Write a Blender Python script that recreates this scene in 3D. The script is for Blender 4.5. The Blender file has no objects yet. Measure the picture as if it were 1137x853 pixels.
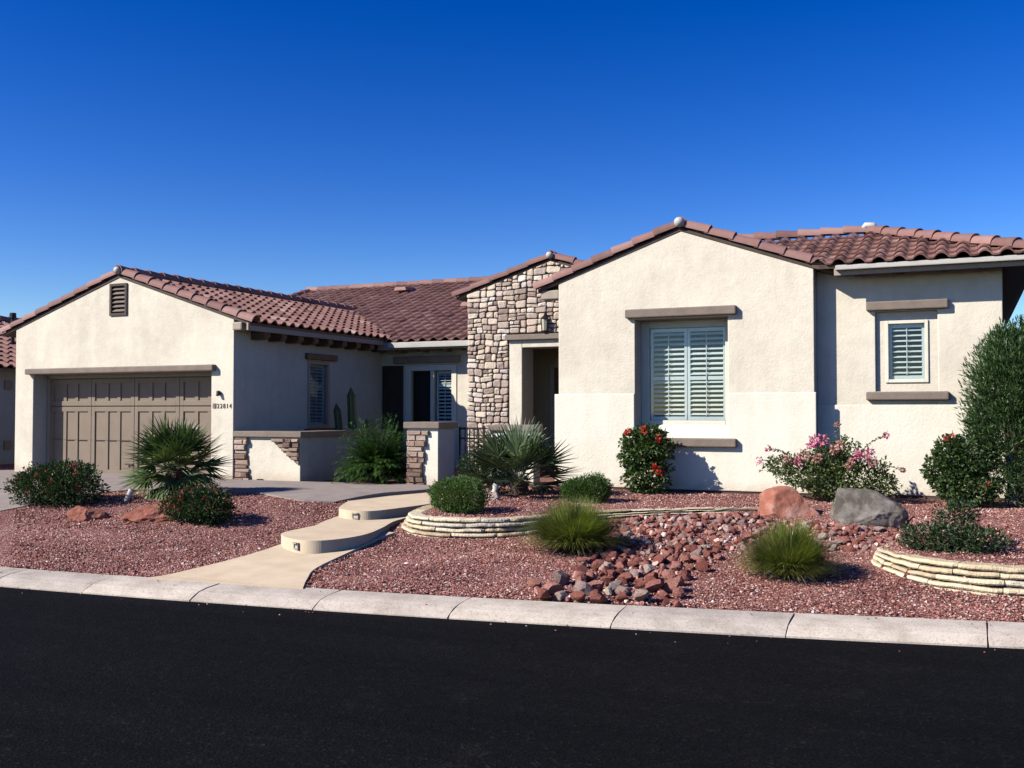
import bpy, bmesh, math, random
from mathutils import Vector, Matrix, noise
from mathutils.geometry import delaunay_2d_cdt

S = bpy.context.scene
COL = S.collection
rnd = random.Random(7)
R = math.radians

# ------------------------------------------------------------------ materials
def nodes_of(name):
    m = bpy.data.materials.new(name); m.use_nodes = True
    nt = m.node_tree; nt.nodes.clear()
    out = nt.nodes.new('ShaderNodeOutputMaterial')
    b = nt.nodes.new('ShaderNodeBsdfPrincipled')
    nt.links.new(b.outputs[0], out.inputs['Surface'])
    return m, nt, b, out

def ramp(nt, stops, interp='LINEAR'):
    r = nt.nodes.new('ShaderNodeValToRGB'); r.color_ramp.interpolation = interp
    el = r.color_ramp.elements
    while len(el) < len(stops): el.new(0.5)
    for e, (p, c) in zip(el, stops):
        e.position = p; e.color = (c[0], c[1], c[2], 1)
    return r

def mathn(nt, op, a, b=None, clamp=False):
    n = nt.nodes.new('ShaderNodeMath'); n.operation = op; n.use_clamp = clamp
    for i, v in enumerate((a, b)):
        if v is None: continue
        if isinstance(v, (int, float)): n.inputs[i].default_value = v
        else: nt.links.new(v, n.inputs[i])
    return n.outputs[0]

def noisen(nt, vec, scale, detail=4, rough=.55, dist=0):
    n = nt.nodes.new('ShaderNodeTexNoise')
    n.inputs['Scale'].default_value = scale; n.inputs['Detail'].default_value = detail
    n.inputs['Roughness'].default_value = rough; n.inputs['Distortion'].default_value = dist
    if vec is not None: nt.links.new(vec, n.inputs['Vector'])
    return n.outputs[0]

def voro(nt, vec, scale, feature='F1'):
    n = nt.nodes.new('ShaderNodeTexVoronoi'); n.feature = feature
    n.inputs['Scale'].default_value = scale
    nt.links.new(vec, n.inputs['Vector'])
    return n

def mixc(nt, fac, a, b, mode='MIX'):
    n = nt.nodes.new('ShaderNodeMix'); n.data_type = 'RGBA'; n.blend_type = mode
    for sock, v in ((n.inputs[0], fac), (n.inputs[6], a), (n.inputs[7], b)):
        if isinstance(v, (int, float)): sock.default_value = v
        elif isinstance(v, (tuple, list)): sock.default_value = (v[0], v[1], v[2], 1)
        else: nt.links.new(v, sock)
    return n.outputs[2]

def coords(nt, obj=True):
    t = nt.nodes.new('ShaderNodeTexCoord')
    if obj: return t.outputs['Object']
    g = nt.nodes.new('ShaderNodeNewGeometry'); return g.outputs['Position']

def bump(nt, b, h, strength, dist=.01):
    n = nt.nodes.new('ShaderNodeBump'); n.inputs['Strength'].default_value = strength
    n.inputs['Distance'].default_value = dist
    nt.links.new(h, n.inputs['Height']); nt.links.new(n.outputs[0], b.inputs['Normal'])

def attr(nt, name='tint'):
    a = nt.nodes.new('ShaderNodeAttribute'); a.attribute_name = name
    return a.outputs['Fac']

def tinted(name, stops, rough=.8, nscale=8, namt=.35, bscale=60, bstr=.3, bdist=.006, spec=.3, interp='LINEAR'):
    """colour picked by the per-face tint, broken up by noise"""
    m, nt, b, _ = nodes_of(name)
    p = coords(nt, False)
    n = noisen(nt, p, nscale, 5)
    f = mathn(nt, 'ADD', attr(nt), mathn(nt, 'MULTIPLY', mathn(nt, 'SUBTRACT', n, .5), namt), True)
    r = ramp(nt, stops, interp); nt.links.new(f, r.inputs[0])
    nt.links.new(r.outputs[0], b.inputs['Base Color'])
    b.inputs['Roughness'].default_value = rough; b.inputs['Specular IOR Level'].default_value = spec
    if bstr: bump(nt, b, noisen(nt, p, bscale, 4), bstr, bdist)
    return m

def plain(name, c1, c2=None, rough=.7, nscale=6, bscale=80, bstr=.2, bdist=.004, spec=.3, metal=0):
    m, nt, b, _ = nodes_of(name)
    p = coords(nt, False)
    c2 = c2 or tuple(x*.8 for x in c1)
    r = ramp(nt, [(.3, c2), (.7, c1)]); nt.links.new(noisen(nt, p, nscale, 6, .6), r.inputs[0])
    nt.links.new(r.outputs[0], b.inputs['Base Color'])
    b.inputs['Roughness'].default_value = rough; b.inputs['Specular IOR Level'].default_value = spec
    b.inputs['Metallic'].default_value = metal
    if bstr: bump(nt, b, noisen(nt, p, bscale, 4), bstr, bdist)
    return m

def stucco(name, c, d):
    m, nt, b, _ = nodes_of(name)
    p = coords(nt, False)
    big = noisen(nt, p, .9, 6, .62, .6)
    fine = noisen(nt, p, 7, 6, .65)
    f = mathn(nt, 'ADD', mathn(nt, 'MULTIPLY', big, .65), mathn(nt, 'MULTIPLY', fine, .35))
    r = ramp(nt, [(.36, d), (.62, c)]); nt.links.new(f, r.inputs[0])
    # weathering running down from the parapets / splash at the foot
    mp = nt.nodes.new('ShaderNodeMapping'); mp.inputs['Scale'].default_value = (3.2, 3.2, .28)
    nt.links.new(p, mp.inputs['Vector'])
    st = noisen(nt, mp.outputs[0], 1.6, 5, .6)
    sr = ramp(nt, [(.35, (.90, .885, .86)), (.6, (1, 1, 1))]); nt.links.new(st, sr.inputs[0])
    col = mixc(nt, .45, r.outputs[0], sr.outputs[0], 'MULTIPLY')
    sep = nt.nodes.new('ShaderNodeSeparateXYZ'); nt.links.new(p, sep.inputs[0])
    h = mathn(nt, 'ADD', mathn(nt, 'SUBTRACT', sep.outputs[2], .58), mathn(nt, 'MULTIPLY', mathn(nt, 'SUBTRACT', fine, .5), -.5))
    dr = ramp(nt, [(.03, (.74, .62, .54)), (.22, (1, 1, 1))]); nt.links.new(h, dr.inputs[0])
    col = mixc(nt, .6, col, dr.outputs[0], 'MULTIPLY')
    nt.links.new(col, b.inputs['Base Color'])
    b.inputs['Roughness'].default_value = .92; b.inputs['Specular IOR Level'].default_value = .15
    hgt = mathn(nt, 'ADD', noisen(nt, p, 26, 5, .6), mathn(nt, 'MULTIPLY', noisen(nt, p, 3.2, 3), 1.3))
    bump(nt, b, hgt, .32, .02)
    return m

def leafmat(name, stops, trans=.25, rough=.5, spec=.4):
    m, nt, b, out = nodes_of(name)
    r = ramp(nt, stops); nt.links.new(attr(nt), r.inputs[0])
    nt.links.new(r.outputs[0], b.inputs['Base Color'])
    b.inputs['Roughness'].default_value = rough; b.inputs['Specular IOR Level'].default_value = spec
    t = nt.nodes.new('ShaderNodeBsdfTranslucent')
    nt.links.new(mixc(nt, 1, r.outputs[0], (1.0, 1.15, .55), 'MULTIPLY'), t.inputs[0])
    mx = nt.nodes.new('ShaderNodeMixShader'); mx.inputs[0].default_value = trans
    nt.links.new(b.outputs[0], mx.inputs[1]); nt.links.new(t.outputs[0], mx.inputs[2])
    nt.links.new(mx.outputs[0], out.inputs['Surface'])
    return m

def glassmat(name, tint=(.955, .985, .975), refl=.025):
    m, nt, b, out = nodes_of(name); nt.nodes.remove(b)
    t = nt.nodes.new('ShaderNodeBsdfTransparent'); t.inputs[0].default_value = (*tint, 1)
    g = nt.nodes.new('ShaderNodeBsdfGlossy'); g.inputs['Roughness'].default_value = .02
    lw = nt.nodes.new('ShaderNodeLayerWeight'); lw.inputs['Blend'].default_value = .25
    f = mathn(nt, 'ADD', mathn(nt, 'MULTIPLY', lw.outputs['Fresnel'], .35), refl, True)
    mx = nt.nodes.new('ShaderNodeMixShader'); nt.links.new(f, mx.inputs[0])
    nt.links.new(t.outputs[0], mx.inputs[1]); nt.links.new(g.outputs[0], mx.inputs[2])
    nt.links.new(mx.outputs[0], out.inputs['Surface'])
    return m

M = {}
M['stucco'] = stucco('cream_stucco', (.715, .635, .49), (.575, .51, .395))
M['dado'] = stucco('pale_dado_stucco', (.755, .69, .55), (.68, .62, .49))
M['porch'] = stucco('bounce_lit_porch_stucco', (.80, .66, .42), (.72, .58, .36))  # wall stucco made lighter and warmer: bounced light put into its colour
M['cream_trim'] = plain('cream_window_paint', (.72, .66, .50), (.64, .58, .44), .6, bstr=.08)
M['brown_trim'] = plain('brown_foam_trim', (.225, .175, .135), (.165, .128, .10), .85, 5, 40, .5, .01)
M['brown_wood'] = plain('dark_brown_timber', (.085, .058, .042), (.05, .034, .026), .75)
M['fascia'] = plain('taupe_fascia', (.38, .315, .235), (.31, .255, .19), .7)
M['door'] = plain('taupe_garage_door', (.225, .172, .122), (.195, .148, .104), .6, 3, 120, .1, spec=.25)
M['white_metal'] = plain('white_gutter_paint', (.50, .465, .40), (.41, .38, .325), .45, 3, bstr=.03)
M['shutter'] = plain('pale_shutter_slats', (.84, .85, .80), (.76, .77, .72), .5, bstr=.02)
M['glass'] = glassmat('window_glass')
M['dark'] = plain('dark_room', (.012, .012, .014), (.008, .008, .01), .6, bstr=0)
M['iron'] = plain('black_iron', (.016, .015, .015), (.010, .010, .010), .5, bstr=.05)
M['drape'] = plain('pale_drape', (.55, .52, .45), (.42, .40, .34), .9)
TILE = [(0, (.12, .060, .048)), (.25, (.20, .097, .076)), (.55, (.255, .130, .102)), (.8, (.31, .178, .14)), (1, (.40, .28, .20))]
M['tile'] = tinted('clay_roof_tile', TILE, .8, 5, .35, 90, .25)
M['rake'] = tinted('rose_clay_rake_tile', [(0, (.145, .072, .058)), (.5, (.23, .117, .096)), (1, (.32, .18, .146))], .75, 7, .6, 80, .25)
M['stone'] = tinted('fieldstone_veneer', [(0, (.25, .175, .135)), (.2, (.40, .30, .235)), (.45, (.52, .40, .30)), (.7, (.62, .50, .365)), (.88, (.47, .375, .315)), (1, (.70, .61, .48))], .88, 12, .35, 28, .7, .02)
M['stone_dark'] = tinted('brown_ledge_stone', [(0, (.12, .075, .055)), (.35, (.22, .145, .105)), (.7, (.33, .225, .165)), (1, (.40, .31, .24))], .88, 14, .35, 30, .7, .02)
M['mortar'] = plain('sandy_mortar', (.22, .165, .12), (.16, .12, .085), .95, 20)
M['flag'] = tinted('cream_flagstone', [(0, (.38, .28, .17)), (.4, (.56, .44, .27)), (.75, (.64, .53, .35)), (1, (.50, .43, .33))], .95, 9, .75, 34, 1.0, .02)
M['walk'] = plain('buff_painted_concrete', (.64, .50, .335), (.53, .405, .26), .92, 3.5, 110, .5, .006)
M['drive'] = plain('grey_pink_concrete', (.315, .255, .215), (.24, .195, .165), .92, 3, 130, .5, .006)
M['concrete'] = plain('stem_wall_concrete', (.62, .57, .50), (.50, .45, .39), .9)

def gravelmat(name, tintbased):
    m, nt, b, _ = nodes_of(name)
    p = coords(nt, False)
    cols = [(0, (.085, .028, .022)), (.22, (.19, .067, .052)), (.45, (.305, .115, .090)), (.66, (.40, .18, .143)), (.84, (.49, .28, .225)), (.96, (.62, .45, .37)), (1, (.78, .68, .58))]
    r = ramp(nt, cols)
    if tintbased:
        nt.links.new(attr(nt), r.inputs[0]); col = r.outputs[0]
    else:
        v = voro(nt, p, 60)
        sep = nt.nodes.new('ShaderNodeSeparateColor'); nt.links.new(v.outputs['Color'], sep.inputs[0])
        nt.links.new(sep.outputs[0], r.inputs[0])
        edge = mathn(nt, 'MULTIPLY', v.outputs['Distance'], 1.0)
        rim_tone = ramp(nt, [(.42, (1, 1, 1)), (.75, (.42, .36, .34))]); nt.links.new(edge, rim_tone.inputs[0])  # pebble cells get darker towards their rims
        col = mixc(nt, 1, r.outputs[0], rim_tone.outputs[0], 'MULTIPLY')
        bump(nt, b, mathn(nt, 'SUBTRACT', 1, v.outputs['Distance']), .9, .02)
    big = noisen(nt, p, .8, 5, .6)
    br = ramp(nt, [(.35, (.84, .80, .80)), (.65, (1.06, 1.05, 1.02))]); nt.links.new(big, br.inputs[0])
    nt.links.new(mixc(nt, 1, col, br.outputs[0], 'MULTIPLY'), b.inputs['Base Color'])
    b.inputs['Roughness'].default_value = .9; b.inputs['Specular IOR Level'].default_value = .2
    return m
M['ground'] = gravelmat('red_gravel_ground', False)
M['pebble'] = gravelmat('red_gravel_pebbles', True)

def kerbmat():
    m, nt, b, _ = nodes_of('kerb_concrete')
    p = coords(nt, False)
    r = ramp(nt, [(.32, (.40, .34, .275)), (.6, (.56, .485, .405))]); nt.links.new(noisen(nt, p, 3.5, 7, .65), r.inputs[0])
    sp = ramp(nt, [(.36, (.55, .5, .46)), (.47, (1, 1, 1))]); nt.links.new(noisen(nt, p, 55, 3, .7), sp.inputs[0])
    col = mixc(nt, .7, r.outputs[0], sp.outputs[0], 'MULTIPLY')
    nt.links.new(mixc(nt, 1, col, mixc(nt, attr(nt), (.86, .85, .84), (1.06, 1.04, 1.0)), 'MULTIPLY'), b.inputs['Base Color'])
    b.inputs['Roughness'].default_value = .92; b.inputs['Specular IOR Level'].default_value = .2
    bump(nt, b, noisen(nt, p, 90, 4, .7), .6, .006)
    return m
M['kerb'] = kerbmat()

def roadmat():
    m, nt, b, _ = nodes_of('fresh_black_asphalt')
    p = coords(nt, False)
    mp = nt.nodes.new('ShaderNodeMapping'); mp.inputs['Scale'].default_value = (.12, 1.1, 1); mp.inputs['Rotation'].default_value = (0, 0, R(-8))
    nt.links.new(p, mp.inputs['Vector'])
    streak = noisen(nt, mp.outputs[0], 1.5, 5, .6)
    r = ramp(nt, [(.3, (.0030, .0031, .0036)), (.7, (.0058, .0058, .0061))]); nt.links.new(streak, r.inputs[0])
    v = voro(nt, p, 52)
    sep = nt.nodes.new('ShaderNodeSeparateColor'); nt.links.new(v.outputs['Color'], sep.inputs[0])
    ag = ramp(nt, [(0, (.6, .6, .62)), (.8, (1.1, 1.1, 1.1)), (.95, (1.6, 1.55, 1.5)), (1, (2.8, 2.7, 2.6))]); nt.links.new(sep.outputs[0], ag.inputs[0])
    col = mixc(nt, 1, r.outputs[0], ag.outputs[0], 'MULTIPLY')
    # dust washed to the road edge: patches with shapes of their own
    pt = ramp(nt, [(.56, (1, 1, 1)), (.74, (2.1, 2.0, 1.9))]); nt.links.new(noisen(nt, p, 1.7, 7, .7), pt.inputs[0])
    nt.links.new(mixc(nt, 1, col, pt.outputs[0], 'MULTIPLY'), b.inputs['Base Color'])
    b.inputs['Roughness'].default_value = .85; b.inputs['Specular IOR Level'].default_value = .05
    bump(nt, b, mathn(nt, 'ADD', v.outputs['Distance'], mathn(nt, 'MULTIPLY', noisen(nt, p, 5, 5), .8)), .5, .012)
    return m
M['road'] = roadmat()

def rockmat(name, cols, nscale=5):
    m, nt, b, _ = nodes_of(name)
    p = coords(nt, True)
    oi = nt.nodes.new('ShaderNodeObjectInfo')
    n = noisen(nt, p, nscale, 9, .66, .25)
    f = mathn(nt, 'ADD', n, mathn(nt, 'MULTIPLY', mathn(nt, 'SUBTRACT', oi.outputs['Random'], .5), .3))
    r = ramp(nt, [(.28, cols[0]), (.48, cols[1]), (.68, cols[2])]); nt.links.new(f, r.inputs[0])
    nt.links.new(r.outputs[0], b.inputs['Base Color'])
    b.inputs['Roughness'].default_value = .9; b.inputs['Specular IOR Level'].default_value = .2
    bump(nt, b, noisen(nt, p, nscale*3.5, 9, .72), .95, .03)
    return m
ROCKS = {
 'red-brown': rockmat('red_brown_rock', [(.18, .058, .042), (.37, .130, .094), (.50, .235, .18)], 9),
 'orange-red': rockmat('orange_red_rock', [(.24, .080, .052), (.43, .160, .110), (.55, .28, .21)], 9),
 'purple-grey': rockmat('purple_grey_rock', [(.17, .105, .09), (.31, .215, .185), (.46, .35, .30)], 9),
 'pale pink': rockmat('pale_pink_rock', [(.34, .20, .16), (.50, .33, .265), (.64, .50, .42)], 9),
 'cream': rockmat('cream_rock', [(.42, .31, .20), (.60, .48, .34), (.72, .64, .52)], 9)}
M['red_boulder'] = rockmat('red_sandstone', [(.15, .055, .036), (.36, .135, .085), (.52, .32, .25)], 3.0)
M['rust_rock'] = rockmat('rust_sandstone', [(.10, .030, .018), (.20, .062, .036), (.30, .12, .08)], 3.5)
M['grey_boulder'] = rockmat('grey_granite', [(.085, .07, .055), (.245, .215, .18), (.46, .43, .385)], 3.2)

G_DARK = [(0, (.008, .018, .006)), (.5, (.022, .048, .014)), (1, (.05, .085, .025))]
G_MID = [(0, (.016, .034, .009)), (.5, (.042, .080, .018)), (1, (.10, .150, .040))]
M['leaf_lantana'] = leafmat('lantana_leaf', [(0, (.008, .022, .006)), (.5, (.022, .052, .011)), (1, (.06, .105, .024))])
M['leaf_hib'] = leafmat('hibiscus_leaf', [(0, (.016, .036, .008)), (.5, (.05, .09, .02)), (.85, (.11, .16, .04)), (1, (.20, .21, .08))], .3)
M['leaf_dwarf'] = leafmat('dwarf_bush_leaf', [(0, (.022, .05, .008)), (.5, (.058, .118, .018)), (1, (.12, .20, .04))], .25)
M['leaf_dark'] = leafmat('dark_shrub_leaf', G_DARK, .2)
M['leaf_ole'] = leafmat('oleander_leaf', [(0, (.014, .038, .011)), (.5, (.042, .090, .024)), (1, (.11, .17, .05))], .2)
M['leaf_boug'] = leafmat('bougainvillea_leaf', [(0, (.024, .044, .010)), (.5, (.075, .11, .026)), (1, (.19, .22, .075))], .3)
M['palm'] = leafmat('fan_palm_leaf', [(0, (.018, .038, .011)), (.5, (.062, .105, .028)), (1, (.18, .225, .075))], .15, .42, .5)
M['palm_c'] = leafmat('grey_fan_palm_leaf', [(0, (.014, .028, .012)), (.5, (.050, .080, .032)), (1, (.17, .20, .10))], .12, .42, .5)
M['strap'] = leafmat('arching_strap_leaf', [(0, (.012, .034, .006)), (.5, (.040, .092, .016)), (1, (.11, .18, .045))], .2, .4, .5)
M['grass'] = leafmat('tuft_grass', [(0, (.06, .080, .014)), (.5, (.165, .195, .036)), (1, (.33, .335, .09))], .38, .55)
M['dry_grass'] = leafmat('dry_tuft_grass', [(0, (.16, .13, .05)), (.5, (.24, .20, .085)), (1, (.34, .29, .14))], .2, .6)
M['bark'] = plain('rough_bark', (.12, .082, .055), (.05, .034, .024), .95, 14, 40, .9, .02)
M['red_petal'] = leafmat('red_petal', [(0, (.42, .018, .012)), (1, (.72, .06, .03))], .25)
M['dullred_petal'] = leafmat('dull_red_petal', [(0, (.16, .018, .014)), (.7, (.36, .045, .03)), (1, (.5, .16, .06))], .2)
M['pink_petal'] = leafmat('pink_petal', [(0, (.60, .10, .22)), (.6, (.80, .20, .34)), (1, (.85, .42, .48))], .3)
M['faded_petal'] = leafmat('faded_pink_petal', [(0, (.50, .20, .16)), (1, (.72, .40, .34))], .3)
M['cactus'] = plain('cactus_skin', (.045, .075, .032), (.03, .05, .022), .6, 20)

# ------------------------------------------------------------------ mesh builder
class MB:
    def __init__(s, O=(0, 0, 0), U=(1, 0, 0), V=(0, 0, 1), W=(0, -1, 0)):
        s.v = []; s.f = []; s.t = []; s.O = Vector(O); s.U = Vector(U); s.V = Vector(V); s.W = Vector(W)
    def P(s, u, v, w): return s.O + s.U*u + s.V*v + s.W*w
    def add(s, verts, faces, tint=.5):
        k = len(s.v); s.v.extend(verts)
        for f in faces: s.f.append(tuple(i+k for i in f)); s.t.append(tint)
    def box(s, u0, u1, v0, v1, w0, w1, tint=.5):
        q = [s.P(u, v, w) for w in (w0, w1) for v in (v0, v1) for u in (u0, u1)]
        s.add(q, [(0, 2, 3, 1), (4, 5, 7, 6), (0, 1, 5, 4), (2, 6, 7, 3), (0, 4, 6, 2), (1, 3, 7, 5)], tint)
    def tube(s, pts, rads, n=8, tint=.5, cap=True):
        k = len(s.v); pts = [Vector(p) for p in pts]
        for i, p in enumerate(pts):
            d = (pts[min(i+1, len(pts)-1)]-pts[max(i-1, 0)]).normalized()
            a = d.cross(Vector((.13, .2, 1)) if abs(d.z) < .95 else Vector((1, 0, 0))).normalized(); b = d.cross(a)
            for j in range(n):
                t = 2*math.pi*j/n
                s.v.append(p+(a*math.cos(t)+b*math.sin(t))*rads[i])
        for i in range(len(pts)-1):
            for j in range(n):
                s.f.append((k+i*n+j, k+i*n+(j+1) % n, k+(i+1)*n+(j+1) % n, k+(i+1)*n+j)); s.t.append(tint)
        if cap:
            s.f.append(tuple(k+j for j in range(n))[::-1]); s.t.append(tint)
            s.f.append(tuple(k+(len(pts)-1)*n+j for j in range(n))); s.t.append(tint)
    def build(s, name, mat, parent=None, loc=None, smooth=False, bev=0, recalc=True, cuts=()):
        me = bpy.data.meshes.new(name)
        off = Vector(loc) if loc is not None else Vector((0, 0, 0))
        me.from_pydata([tuple(p-off) for p in s.v], [], s.f)
        a = me.attributes.new('tint', 'FLOAT', 'FACE'); a.data.foreach_set('value', s.t)
        if recalc or cuts:
            bm = bmesh.new(); bm.from_mesh(me)
            for co, no in cuts:
                bmesh.ops.bisect_plane(bm, geom=bm.verts[:]+bm.edges[:]+bm.faces[:], plane_co=Vector(co)-off, plane_no=no, clear_outer=True)
            if recalc: bmesh.ops.recalc_face_normals(bm, faces=bm.faces[:])
            bm.to_mesh(me); bm.free()
        if smooth: me.polygons.foreach_set('use_smooth', [True]*len(me.polygons))
        me.materials.append(mat)
        o = bpy.data.objects.new(name, me); COL.objects.link(o)
        o.location = off
        if parent is not None: attach(o, parent)
        if bev:
            md = o.modifiers.new('bevel', 'BEVEL'); md.width = bev; md.segments = 2; md.limit_method = 'ANGLE'; md.angle_limit = R(40)
        return o

WORLD = {}
def wpos(o):
    p = Vector(o.location)
    return p + (wpos(o.parent) if o.parent else Vector((0, 0, 0)))
def attach(o, parent):                   # parents never rotate, so only the offset matters
    o.location = Vector(o.location) - wpos(parent); o.parent = parent

def thing(name, label, cat, loc=(0, 0, 0), group=None):
    o = bpy.data.objects.new(name, None); COL.objects.link(o); o.location = loc; o.empty_display_size = .2
    return tag(o, label, cat, group)
def tag(o, label, cat, group=None):
    o['label'] = label; o['category'] = cat
    if group: o['group'] = group
    return o
def structure(o): o['kind'] = 'structure'; return o

# ------------------------------------------------------------------ the lie of the land
def kf(x):                               # front edge of the kerb
    if x < -12: return kf(-12)+.012*(x+12)
    if x > 2: return kf(2)+.25*(x-2)
    return 8.27+.15*(x+3.8)+.0085*(x+3.8)**2
def sm(a, b, x):
    t = max(0, min(1, (x-a)/(b-a))); return t*t*(3-2*t)
KW = .51
def T0(x, y):
    s = y-kf(x)-KW
    if s < 0: return .11
    k = .115+(.072-.115)*sm(-9.3, -7.7, x)
    z = .11+k*s; d = z-.58
    if d > -.08: z = .58-(0 if d > .08 else .08*((.08-d)/.16)**2)
    if -5 < x < 0 and y > 11.6: z = min(.56, z+.065*sm(11.6, 13.3, y)*sm(-4.9, -4.2, x)*(1-sm(-1.4, -.6, x))) if z < .56 else z
    return z
WALL_A = [(-7.12, 13.3), (-7.1, 12.55), (-6.97, 11.85), (-6.8, 11.53), (-6.49, 11.27), (-6.02, 11.16), (-5.61, 11.24), (-5.22, 11.47), (-4.9, 11.9), (-4.45, 12.6), (-3.69, 13.22), (-2.92, 13.68), (-2.45, 13.9)]
WALL_B = [(-.78, 12.15), (-.95, 11.75), (-.97, 11.45), (-.82, 11.1), (-.57, 10.76), (-.26, 10.56), (.1, 10.47), (.48, 10.46), (1.2, 10.6), (2.4, 10.95), (4.5, 11.7)]
def spline(pts, n=8):
    out = []
    for i in range(len(pts)-1):
        p0, p1, p2, p3 = (Vector(pts[max(0, min(len(pts)-1, i+j))]) for j in (-1, 0, 1, 2))
        for k in range(n):
            t = k/n
            out.append(.5*((2*p1)+(p2-p0)*t+(2*p0-5*p1+4*p2-p3)*t*t+(3*p1-p0-3*p2+p3)*t**3))
    out.append(Vector(pts[-1])); return out
PA, PB = spline(WALL_A), spline(WALL_B)
def offset_path(p, d):
    out = []
    for i in range(len(p)):
        t = (p[min(i+1, len(p)-1)]-p[max(i-1, 0)]).normalized()
        out.append(p[i]+Vector((-t.y, t.x))*d)
    return out
POLY_A = [tuple(p) for p in offset_path(PA, .14)]+[(-2.2, 14.6), (-2.2, 16.4), (-6.3, 16.4), (-6.9, 15.3), (-7.1, 14.2)]
POLY_B = [tuple(p) for p in offset_path(PB, .14)]+[(4.5, 16.6), (-.2, 16.6), (-.6, 14)]
def inside(x, y, poly):
    c = False; j = len(poly)-1
    for i in range(len(poly)):
        (xi, yi), (xj, yj) = poly[i], poly[j]
        if (yi > y) != (yj > y) and x < (xj-xi)*(y-yi)/(yj-yi)+xi: c = not c
        j = i
    return c
WALKS = []
def T(x, y):
    if -9 < x < -5.8 and any(inside(x, y, q) for q in WALKS): return T0(x, y)-.05
    if -7.4 < x < -2 and y > 11 and inside(x, y, POLY_A): return .52+.06*sm(11.2, 14.8, y)
    if -1.2 < x and y > 10.3 and inside(x, y, POLY_B): return max(T0(x, y), .42+.16*sm(10.3, 14.8, y))
    return T0(x, y)

APRON_CTRL = [tuple(p) for p in spline([(-7.97, 8.22), (-7.85, 8.68), (-7.75, 9.2), (-7.70, 9.7), (-7.72, 10.4), (-7.7, 11.2)], 5)]+[(-6.7, 11.2)]+[tuple(p) for p in spline([(-6.72, 10.9), (-6.62, 10.1), (-6.50, 9.2), (-6.30, 8.75), (-6.10, 8.40)], 5)]
st1 = spline([(-7.80, 11.0), (-7.76, 10.3), (-7.58, 10.02), (-7.33, 9.84), (-7.05, 9.76), (-6.84, 9.88), (-6.72, 10.2), (-6.72, 10.6), (-6.88, 11.2), (-7.08, 11.8), (-7.16, 12.4)], 8)
st2 = spline([(-8.8, 13.55), (-8.45, 12.7), (-8.12, 12.02), (-7.9, 11.82), (-7.62, 11.74), (-7.42, 11.86), (-7.3, 12.3), (-7.2, 12.85), (-7.16, 13.4)], 8)
STEP1 = [tuple(p) for p in st1]+[(-7.3, 12.5), (-8.1, 12.45), (-8.14, 12.0), (-7.96, 11.4)]
STEP2 = [tuple(p) for p in st2]+[(-7.2, 14.2), (-8.1, 14.7), (-8.5, 13.9)]
WALKS += [APRON_CTRL, STEP1, STEP2]

def axis(a, b, step, outs):
    v = []; x = a
    while x <= b+1e-6: v.append(x); x += step
    return sorted(set([round(q, 4) for q in v+outs]))
gx = axis(-15, 3.5, .12, [-600, -250, -100, -60, -40, -30, -25, -22, -20, -19, -18, -17, -16, -15.5, 4, 4.5, 5, 6, 8, 11, 15, 25, 50, 100, 250, 600])
gy = axis(7.4, 16.6, .12, [-600, -200, -60, -20, 0, 5, 7, 17.2, 18, 20, 24, 30, 40, 60, 100, 250, 600, 1200])
mb = MB()
idx = {}
for j, y in enumerate(gy):
    for i, x in enumerate(gx):
        s = y-kf(x)-KW
        z = -.06 if s < -.08 else T(x, y)-(.012 if s < .12 else 0)
        if 0 < s and 7 < y < 16 and -16 < x < 4: z += .012*(noise.noise((x*1.3, y*1.3, 3))+.6*noise.noise((x*4, y*4, 9)))
        mb.v.append(Vector((x, y, z)))
nx = len(gx)
for j in range(len(gy)-1):
    for i in range(nx-1):
        mb.f.append((j*nx+i, j*nx+i+1, (j+1)*nx+i+1, (j+1)*nx+i)); mb.t.append(.5)
structure(mb.build('ground', M['ground'], smooth=True, recalc=False))

# road: a sheet that follows the kerb
mb = MB()
xs = [-400, -120, -60, -40, -30, -25, -20]+[-16+.5*i for i in range(48)]+[9, 11, 14, 18, 25, 40, 80, 200]
for x in xs:
    mb.v += [Vector((x, -40, 0)), Vector((x, -3, 0)), Vector((x, 4, .0)), Vector((x, kf(x)+.03, 0))]
for i in range(len(xs)-1):
    for k in range(3):
        mb.f.append((4*i+k, 4*i+4+k, 4*i+5+k, 4*i+1+k)); mb.t.append(.5)
structure(mb.build('road', M['road'], recalc=False))

# kerb: cast lengths with joints between them
joints = [-9.69, -8.42, -7.08, -5.71, -4.34, -2.85, -1.39, .15]
while joints[0] > -45: joints.insert(0, joints[0]-1.36)
while joints[-1] < 25: joints.append(joints[-1]+1.45)
prof = [(0, -.03), (0, .014), (.05, .042), (.13, .078), (.24, .100), (.38, .111), (KW-.02, .118), (KW, .108), (KW, -.03)]
mb = MB()
for a, b in zip(joints[:-1], joints[1:]):
    tint = rnd.random(); base = len(mb.v); n = 7
    dz = rnd.uniform(-.004, .004); dy = rnd.uniform(-.006, .006); ska, skb = rnd.uniform(-.05, .05), rnd.uniform(-.05, .05)
    for i in range(n):
        for (o, z) in prof:
            q = o/KW
            x = a+.007+q*.0+(b-a-.014)*i/(n-1)
            if i == 0: x += .006*math.sin(o*40+a)
            mb.v.append(Vector((x, kf(x)+o+dy, z+dz)))
    m = len(prof)
    for i in range(n-1):
        for k in range(m-1):
            mb.f.append((base+i*m+k, base+i*m+m+k, base+i*m+m+k+1, base+i*m+k+1)); mb.t.append(tint)
    mb.f.append(tuple(base+k for k in range(m))); mb.t.append(tint)
    mb.f.append(tuple(base+(n-1)*m+k for k in range(m))[::-1]); mb.t.append(tint)
structure(mb.build('kerb', M['kerb']))

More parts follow.
